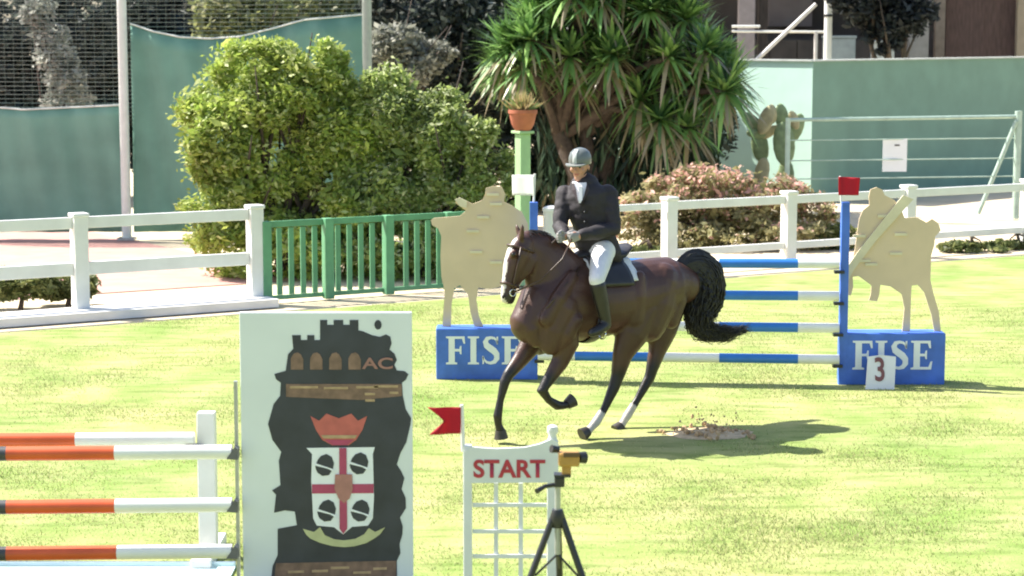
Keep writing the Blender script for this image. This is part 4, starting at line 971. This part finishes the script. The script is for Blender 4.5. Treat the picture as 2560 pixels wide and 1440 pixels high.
for k_ in range(420):
    f_ = rr.random() * (len(crest) - 1.001); i = int(f_); u = f_ - i
    x = crest[i][0] * (1 - u) + crest[i + 1][0] * u; y = crest[i][1] * (1 - u) + crest[i + 1][1] * u
    p = HP(x, y + 8, rr.uniform(-.03, .03)); sd_ = -1 if rr.random() < .8 else 1
    mn.tube([p, p + UP * .03 + HL * (.02 * sd_), p + HL * (.07 * sd_) + UP * rr.uniform(-.05, .02) - HF * rr.uniform(0, .05)], [.007, .006, .002], 5, cap=False)
part('mane', mn, BLK, HT)
# tack
LEA = mat('brown_leather', (.055, .028, .016), .4, .2, 12); LEAB = mat('black_leather', (.018, .016, .016), .38, .2, 10)
def strap(pts, r, m_, nm, par=HT): return part(nm, MB().tube(pts, r, 8), m_, par, sm=True)
def ring_at(px, py, ra, rb, nm, m_, r=.011, ax=None):
    c = HP(px, py, HX); d1 = (HP(1268, 744, HX) - HP(1298, 636, HX)).normalized(); y = d1.cross(HL).normalized()
    pts = [c + HL * (math.cos(2 * math.pi * i / 24) * ra) + y * (math.sin(2 * math.pi * i / 24) * rb) for i in range(25)]
    return strap(pts, r, m_, nm)
ring_at(1274, 712, .071, .083, 'noseband', LEA, .013); ring_at(1302, 622, .104, .128, 'browband', LEA, .011)
for sgn in (1, -1):
    strap([HP(1303, 618, HX + .104 * sgn), HP(1295, 660, HX + .098 * sgn), HP(1286, 700, HX + .078 * sgn), HP(1281, 728, HX + .062 * sgn)], .010, LEA, 'cheekpiece')
    bit = HP(1282, 732, HX + .066 * sgn); pts = [bit + HF * (.03 * math.cos(a)) + UP * (.03 * math.sin(a)) for a in [i * 6.283 / 16 for i in range(17)]]
    strap(pts, .006, mat('bit_steel', (.7, .7, .7), .25, .05, metal=1), 'bit_ring')
# breastplate
for sgn in (1, -1):
    strap([HP(1450, 668, .14 * sgn), HP(1415, 710, .235 * sgn), HP(1375, 760, .26 * sgn), HP(1340, 800, .15 * sgn), HP(1322, 822, .02 * sgn)], .013, LEA, 'breastplate_strap')
# saddle, pad, girth
PAD = mat('white_saddle_pad', (.70, .70, .69), .85, .06, 20)
def saddle_sheet(cx0, cx1, lo_, hi_, grow, thick):
    """sheet wrapped over the back between two columns, hanging to lo_ on each side"""
    vs = []; fs = []; n, m_ = 10, 26
    for i in range(n + 1):
        u = i / n; px = cx0 * (1 - u) + cx1 * u; cy = 748 + (px - 1505) * -.05
        for j in range(m_ + 1):
            a = math.radians(-hi_ + 2 * hi_ * j / m_); a_l = math.sin(a); a_v = math.cos(a)
            c = HP(px, cy, 0); vs.append(c + HL * (a_l * (.305 + grow)) + UP * (a_v * (.345 + grow) + (.03 if abs(a) < .4 else 0)))
    for i in range(n):
        for j in range(m_):
            k_ = i * (m_ + 1) + j; fs.append((k_, k_ + 1, k_ + m_ + 2, k_ + m_ + 1))
    return MB().add(vs, fs)
o = part('saddle_pad', saddle_sheet(1446, 1556, 0, 58, .022, 0), PAD, HT, sm=True); s2 = o.modifiers.new('s', 'SOLIDIFY'); s2.thickness = .014
o = part('saddle', saddle_sheet(1450, 1536, 0, 66, .046, 0), LEAB, HT, sm=True); s2 = o.modifiers.new('s', 'SOLIDIFY'); s2.thickness = .022
part('saddle_seat', fuse(MB().limb([HP(1440, 640, 0), HP(1462, 634, 0), HP(1500, 640, 0), HP(1540, 634, 0), HP(1554, 622, 0)], [(.07, .03), (.11, .05), (.15, .06), (.17, .05), (.15, .025)], 14, HL), .012, 3), LEAB, HT)
gpts = [HP(1462, 752, 0) + HL * (math.cos(a) * .315) + UP * (math.sin(a) * .375) for a in [math.radians(200 + 140 * i / 16) for i in range(17)]]
part('girth', MB().tube(gpts, [(.012, .06)] * 17, 10, ref=(gpts[8] - HP(1462, 752, 0)).normalized()), LEAB, HT, sm=True)
for sgn, px in ((1, 1505), (-1, 1470)):
    st_ = HP(px, 812, .36 * sgn); strap([HP(px - 2, 690, .345 * sgn), HP(px, 760, .37 * sgn), st_], .009, LEAB, 'stirrup_leather')
    pts = [st_ + HL * (.055 * math.cos(a)) + UP * (.065 * math.sin(a) - .065) for a in [i * 6.283 / 16 for i in range(17)]]
    strap(pts, .009, mat('bit_steel', (.7, .7, .7), .25, .05, metal=1), 'stirrup')

# ------------------------------------------------------------------ rider
RB = HP(1488, 640, 0); RY = RB.y
def RP(px, py, dy=0.0): return P(px, py, RY + dy)
FY = math.radians(63); RF = Vector((-math.cos(FY), -math.sin(FY), 0)); RL = Vector((math.sin(FY), -math.cos(FY), 0))    # rider's front and left
RT = thing('person', 'rider in dark jacket, white breeches and grey helmet on the bay horse', 'person', RB)
SKIN = coatmat('skin', .55)
def torso(mb, g):
    mb.limb([RP(1492, 625, .02), RP(1487, 600, .0), RP(1478, 555, -.02), RP(1470, 515, -.03), RP(1466, 488, -.03), RP(1462, 470, -.02)],
            [(.165 + g, .135 + g), (.165 + g, .13 + g), (.15 + g, .115 + g), (.175 + g, .125 + g), (.185 + g, .115 + g), (.12 + g, .09 + g)], 20, RL)
shL, shR = RP(1520, 484, -.05), RP(1412, 486, .05)
elL, elR = RP(1536, 572, -.16), RP(1400, 566, -.10)
haL, haR = RP(1446, 590, -.38), RP(1412, 590, -.36)
def arms(mb, g, cut=1.0):
    for s__, e_, h_ in ((shL, elL, haL), (shR, elR, haR)):
        hh = e_.lerp(h_, cut); mb.limb([s__, s__.lerp(e_, .5), e_, e_.lerp(hh, .5), hh], [.062 + g, .055 + g, .048 + g, .043 + g, .034 + g * .8], 12)
hipL, hipR = RP(1508, 628, -.12), RP(1470, 628, .02)
knL, knR = HP(1492, 700, .39), HP(1430, 690, -.37)
anL, anR = HP(1515, 806, .40), HP(1470, 800, -.38)
toL, toR = HP(1480, 826, .43), HP(1432, 820, -.41)
def legs(mb, g, a=0.0, b=1.0):
    for h_, k_, n_, t_ in ((hipL, knL, anL, toL), (hipR, knR, anR, toR)):
        mb.limb([h_, h_.lerp(k_, .5), k_], [.098 + g, .082 + g, .06 + g], 14)
        if b > .5: mb.limb([k_, k_.lerp(n_, .4), n_], [.058 + g, .056 + g, .04 + g], 12); mb.limb([n_ + UP * -.02, n_.lerp(t_, .6) + UP * -.03, t_ + UP * -.02], [.042 + g, .042 + g, .035 + g], 12)
hc = RP(1450, 414, -.05); HFc = Vector((-.42, -.9, -.08)).normalized(); HLc = HFc.cross(UP).normalized() * -1; HUc = HFc.cross(HLc) * -1
if HUc.z < 0: HUc = -HUc
if HLc.dot(RL) < 0: HLc = -HLc
bm_ = MB(); torso(bm_, 0); arms(bm_, 0); legs(bm_, 0)
bm_.limb([RP(1460, 472, -.02), RP(1454, 452, -.04), hc + HUc * -.06], [.062, .056, .058], 14)
bm_.ball(hc + HUc * .02, (.082, .1, .118), 20, 14, (HLc, HFc, HUc))
bm_.limb([hc + HUc * -.055 + HFc * .03, hc + HUc * -.105 + HFc * .062], [.062, .03], 14)
bm_.limb([hc + HUc * .01 + HFc * .092, hc + HUc * -.03 + HFc * .115, hc + HUc * -.038 + HFc * .108], [.011, .016, .015], 10)     # nose
bm_.limb([hc + HUc * .024 + HFc * .088 + HLc * -.04, hc + HUc * .026 + HFc * .094, hc + HUc * .024 + HFc * .088 + HLc * .04], [.011, .012, .011], 8)   # brow
for sg in (1, -1):
    bm_.ball(hc + HLc * (.083 * sg) + HUc * -.01, (.012, .022, .032), 10, 8, (HLc, HFc, HUc))
    bm_.ball(hc + HLc * (.042 * sg) + HUc * -.03 + HFc * .072, (.028, .02, .025), 10, 8, (HLc, HFc, HUc))
bm_.limb([hc + HUc * -.066 + HFc * .094 + HLc * -.022, hc + HUc * -.066 + HFc * .101, hc + HUc * -.066 + HFc * .094 + HLc * .022], [.006, .009, .006], 8)   # lips
for hnd, sg in ((haL, 1), (haR, -1)):       # hands closed on the reins
    fwd = HF; inn = HL * -sg
    bm_.limb([hnd, hnd + fwd * .05 + UP * .005], [(.02, .036), (.02, .042)], 12, inn)
bme = fuse(bm_, .0095, 2, .4)
lips = hc + HUc * -.066 + HFc * .1
def skin(p):
    c = Vector((.46, .24, .17))
    if (p - lips).length < .026 and abs((p - lips).dot(HUc)) < .009: c = Vector((.36, .13, .11))
    return c
paint(bme, skin); link('body', bme, SKIN, RT)
for sg in (1, -1):
    part('eye', MB().ball(hc + HLc * (.034 * sg) + HUc * .0 + HFc * .084, .012, 10, 8), mat('eye_white_dark', (.05, .04, .035), .2), RT, sm=True)
# clothing
JK = MB(); torso(JK, .032); arms(JK, .025, .9)
JK.limb([RP(1492, 600, 0), RP(1500, 632, .03), RP(1512, 652, .10)], [(.185, .15), (.205, .14), (.19, .10)], 18, RL)          # skirt of the jacket
for s__ in (shL, shR): JK.ball(s__, (.08, .08, .07), 12, 8)
JM = mat('dark_jacket', (.022, .018, .022), .75, .25, 8, bump=.25, bscale=14)
jme = fuse(JK, .011, 3, .5)
for v in jme.vertices:      # cloth folds at elbows, waist and back
    q_ = v.co; f_ = mnoise.noise(Vector((q_.x * 9, q_.y * 9, q_.z * 16))) * .010 + mnoise.noise(Vector((q_.x * 20, q_.y * 20, q_.z * 30))) * .004
    v.co = q_ + v.normal * f_
part('jacket', jme, JM, RT)
for yb_ in (530, 555, 580): part('button', MB().ball(RP(1462, yb_, -.185 + (yb_ - 530) * .0004), .011, 8, 6), BLACKP, RT, sm=True)
# shirt front, tie and lapels lie on the chest
ch = lambda px, py, k_=0.0: RP(px, py, 0) + Vector((0, -1, 0)) * (.165 + k_)
def chestpatch(pts, k_, nm, m_, th=.012):
    o = part(nm, MB().prism([RP(x, y, -.03 - d_ - k_) for x, y, d_ in pts], Vector((0, th, 0))), m_, RT); return o
SHIRT = mat('white_shirt', (.72, .70, .74), .8, .05, 20)
chestpatch([(1436, 458, .11), (1466, 456, .11), (1468, 470, .135), (1452, 508, .175), (1447, 508, .175), (1436, 474, .14)], 0, 'shirt_front', SHIRT, .05)
chestpatch([(1447, 466, .14), (1455, 466, .14), (1456, 500, .18), (1450, 508, .185), (1446, 500, .18)], .008, 'tie', mat('white_stock_tie', (.80, .78, .80), .7, .05), .02)
for pts in ([(1434, 456, .10), (1430, 476, .12), (1446, 512, .185), (1440, 474, .145)], [(1468, 456, .11), (1474, 474, .13), (1454, 512, .19), (1464, 474, .15)]):
    chestpatch(pts, .006, 'lapel', mat('dark_lapel', (.035, .022, .028), .7, .2), .03)
part('collar', MB().tube([RP(1452, 455, -.035) + RL * (.068 * math.cos(a)) + RF * (.066 * math.sin(a)) for a in [i * 6.283 / 18 for i in range(19)]], [(.008, .018)] * 19, 8), SHIRT, RT, sm=True)
BR = MB(); legs(BR, .012, 0, 0)
for k_, n_ in ((knL, anL), (knR, anR)): BR.limb([k_, k_.lerp(n_, .12)], [.07, .066], 14)
BR.limb([hipL, RP(1490, 622, 0), hipR], [.115, .14, .115], 16)
part('breeches', fuse(BR, .013, 3, .5), mat('white_breeches', (.70, .69, .70), .8, .05, 15, bump=.2, bscale=18), RT)
for k_, n_, t_ in ((knL, anL, toL), (knR, anR, toR)):
    b_ = MB(); b_.limb([k_.lerp(n_, .12), k_.lerp(n_, .45), n_], [.075, .068, .05], 14); b_.limb([n_ + UP * -.02, n_.lerp(t_, .6) + UP * -.03, t_ + UP * -.022], [.052, .05, .04], 12)
    part('boot', fuse(b_, .012, 3), LEAB, RT)
GLV = mat('grey_gloves', (.26, .25, .24), .75, .12, 20)
for hnd, sg in ((haL, 1), (haR, -1)):
    g_ = MB(); inn = HL * -sg; fwd = (HF + UP * -.15).normalized(); up_ = inn.cross(fwd).normalized()
    if up_.z < 0: up_ = -up_
    g_.limb([hnd - fwd * .03, hnd + fwd * .0, hnd + fwd * .06], [(.035, .035), (.028, .04), (.024, .048)], 14, inn)
    for i_ in range(4):
        k0 = hnd + fwd * .062 + up_ * (.034 - .023 * i_); ln = (.034, .038, .036, .028)[i_]
        g_.limb([k0, k0 + fwd * ln * .6 + inn * .006, k0 + fwd * ln * .75 + inn * .034, k0 + fwd * ln * .1 + inn * .044], [.0125, .012, .0115, .010], 8)
    g_.limb([hnd + fwd * .015 + up_ * .035 + inn * .01, hnd + fwd * .045 + up_ * .055 + inn * .022, hnd + fwd * .08 + up_ * .05 + inn * .03], [.015, .0135, .011], 8)
    part('glove', fuse(g_, .006, 1), GLV, RT)
# helmet
HM = MB(); vs = []; fs = []
HELM = mat('grey_helmet', (.13, .145, .14), .3, .12, 10)
prof = [(.106, -.012), (.11, .02), (.107, .055), (.09, .095), (.058, .122), (.02, .134)]
hl = MB().tube([hc + HUc * (z + .028) + HFc * -.004 for r, z in prof], [(r * .92, r * 1.12) for r, z in prof], 24, ref=HLc)
part('helmet', hl, HELM, RT, sm=60)
part('helmet_stripe', MB().tube([hc + HUc * (z + .031) + HFc * (math.sqrt(max(0, 1)) * r * 1.12 - .004) for r, z in prof[:5]], [(.02, .004)] * 5, 8, ref=HLc), mat('pale_stripe', (.45, .47, .46), .4), RT, sm=True)
pk = [hc + HUc * .02 + HLc * (.098 * math.cos(a)) + HFc * (.09 + .07 * math.sin(a)) + HUc * (-.012 * math.sin(a)) for a in [math.pi * i / 12 for i in range(13)]]
part('helmet_peak', MB().prism(pk, HUc * .012), mat('peak_grey', (.20, .21, .20), .4, .1), RT)
for sg in (1, -1): part('chin_strap', MB().tube([hc + HLc * (.09 * sg) + HUc * .015, hc + HLc * (.078 * sg) + HUc * -.05 + HFc * .02, hc + HUc * -.118 + HFc * .05], .006, 6), LEAB, RT)
# reins: from the bit rings to the hands, a thing of tack, part of the horse
for sgn, hnd in ((1, haL), (-1, haR)):
    b0 = HP(1282, 732, HX + .066 * sgn); e_ = hnd + HF * .06
    strap([b0, b0.lerp(e_, .35) + UP * -.06 + HL * (.1 * sgn), b0.lerp(e_, .7) + UP * -.04 + HL * (.12 * sgn), e_], .008, LEA, 'rein')

# ------------------------------------------------------------------ kicked-up turf behind the horse
DIRT = mat('loose_dirt', (.48, .33, .18), .95, .35, 18, bump=.4, bscale=60)
dc = G(1772, 1086); m = MB(); rr = random.Random(11)
for k_ in range(150):
    x = rr.gauss(0, .17); y = rr.gauss(0, .16); z = abs(rr.gauss(0, .035)) * max(0, 1 - abs(x) * 1.6) if k_ < 105 else abs(rr.gauss(.10, .06))
    r = rr.uniform(.008, .026) if k_ < 105 else rr.uniform(.005, .013)
    a = Vector((rr.gauss(0, 1), rr.gauss(0, 1), rr.gauss(0, 1))).normalized(); b = a.orthogonal().normalized(); c = a.cross(b)
    m.ball(dc + Vector((x, y, z + r * .5)), (r * 1.3, r, r * .7), 6, 4, (a, b, c))
solo('turf_clods', m, DIRT, 'spray of brown turf clods kicked up behind the horse', 'dirt', dc, kind='stuff')
m = MB(); vs = [dc + Vector((0, 0, .045))]; 
for ring, (r, z) in enumerate(((.12, .04), (.24, .022), (.36, .006))):
    for i in range(20):
        a = 6.283 * i / 20; n_ = 1 + .25 * mnoise.noise(Vector((math.cos(a) * 1.5, math.sin(a) * 1.5, ring)))
        vs.append(dc + Vector((math.cos(a) * r * 1.1 * n_, math.sin(a) * r * .8 * n_, z * n_)))
fs = [(0, 1 + i, 1 + (i + 1) % 20) for i in range(20)]
for g_ in range(2):
    for i in range(20): a = 1 + g_ * 20 + i; b = 1 + g_ * 20 + (i + 1) % 20; fs.append((a, a + 20, b + 20, b))
solo('dirt_patch', m.add(vs, fs), mat('bare_turf_dirt', (.52, .41, .25), .95, .25, 14, bump=.5, bscale=50), 'bare sandy scuff in the grass under the kicked-up clods', 'dirt', dc, sm=True, kind='stuff')
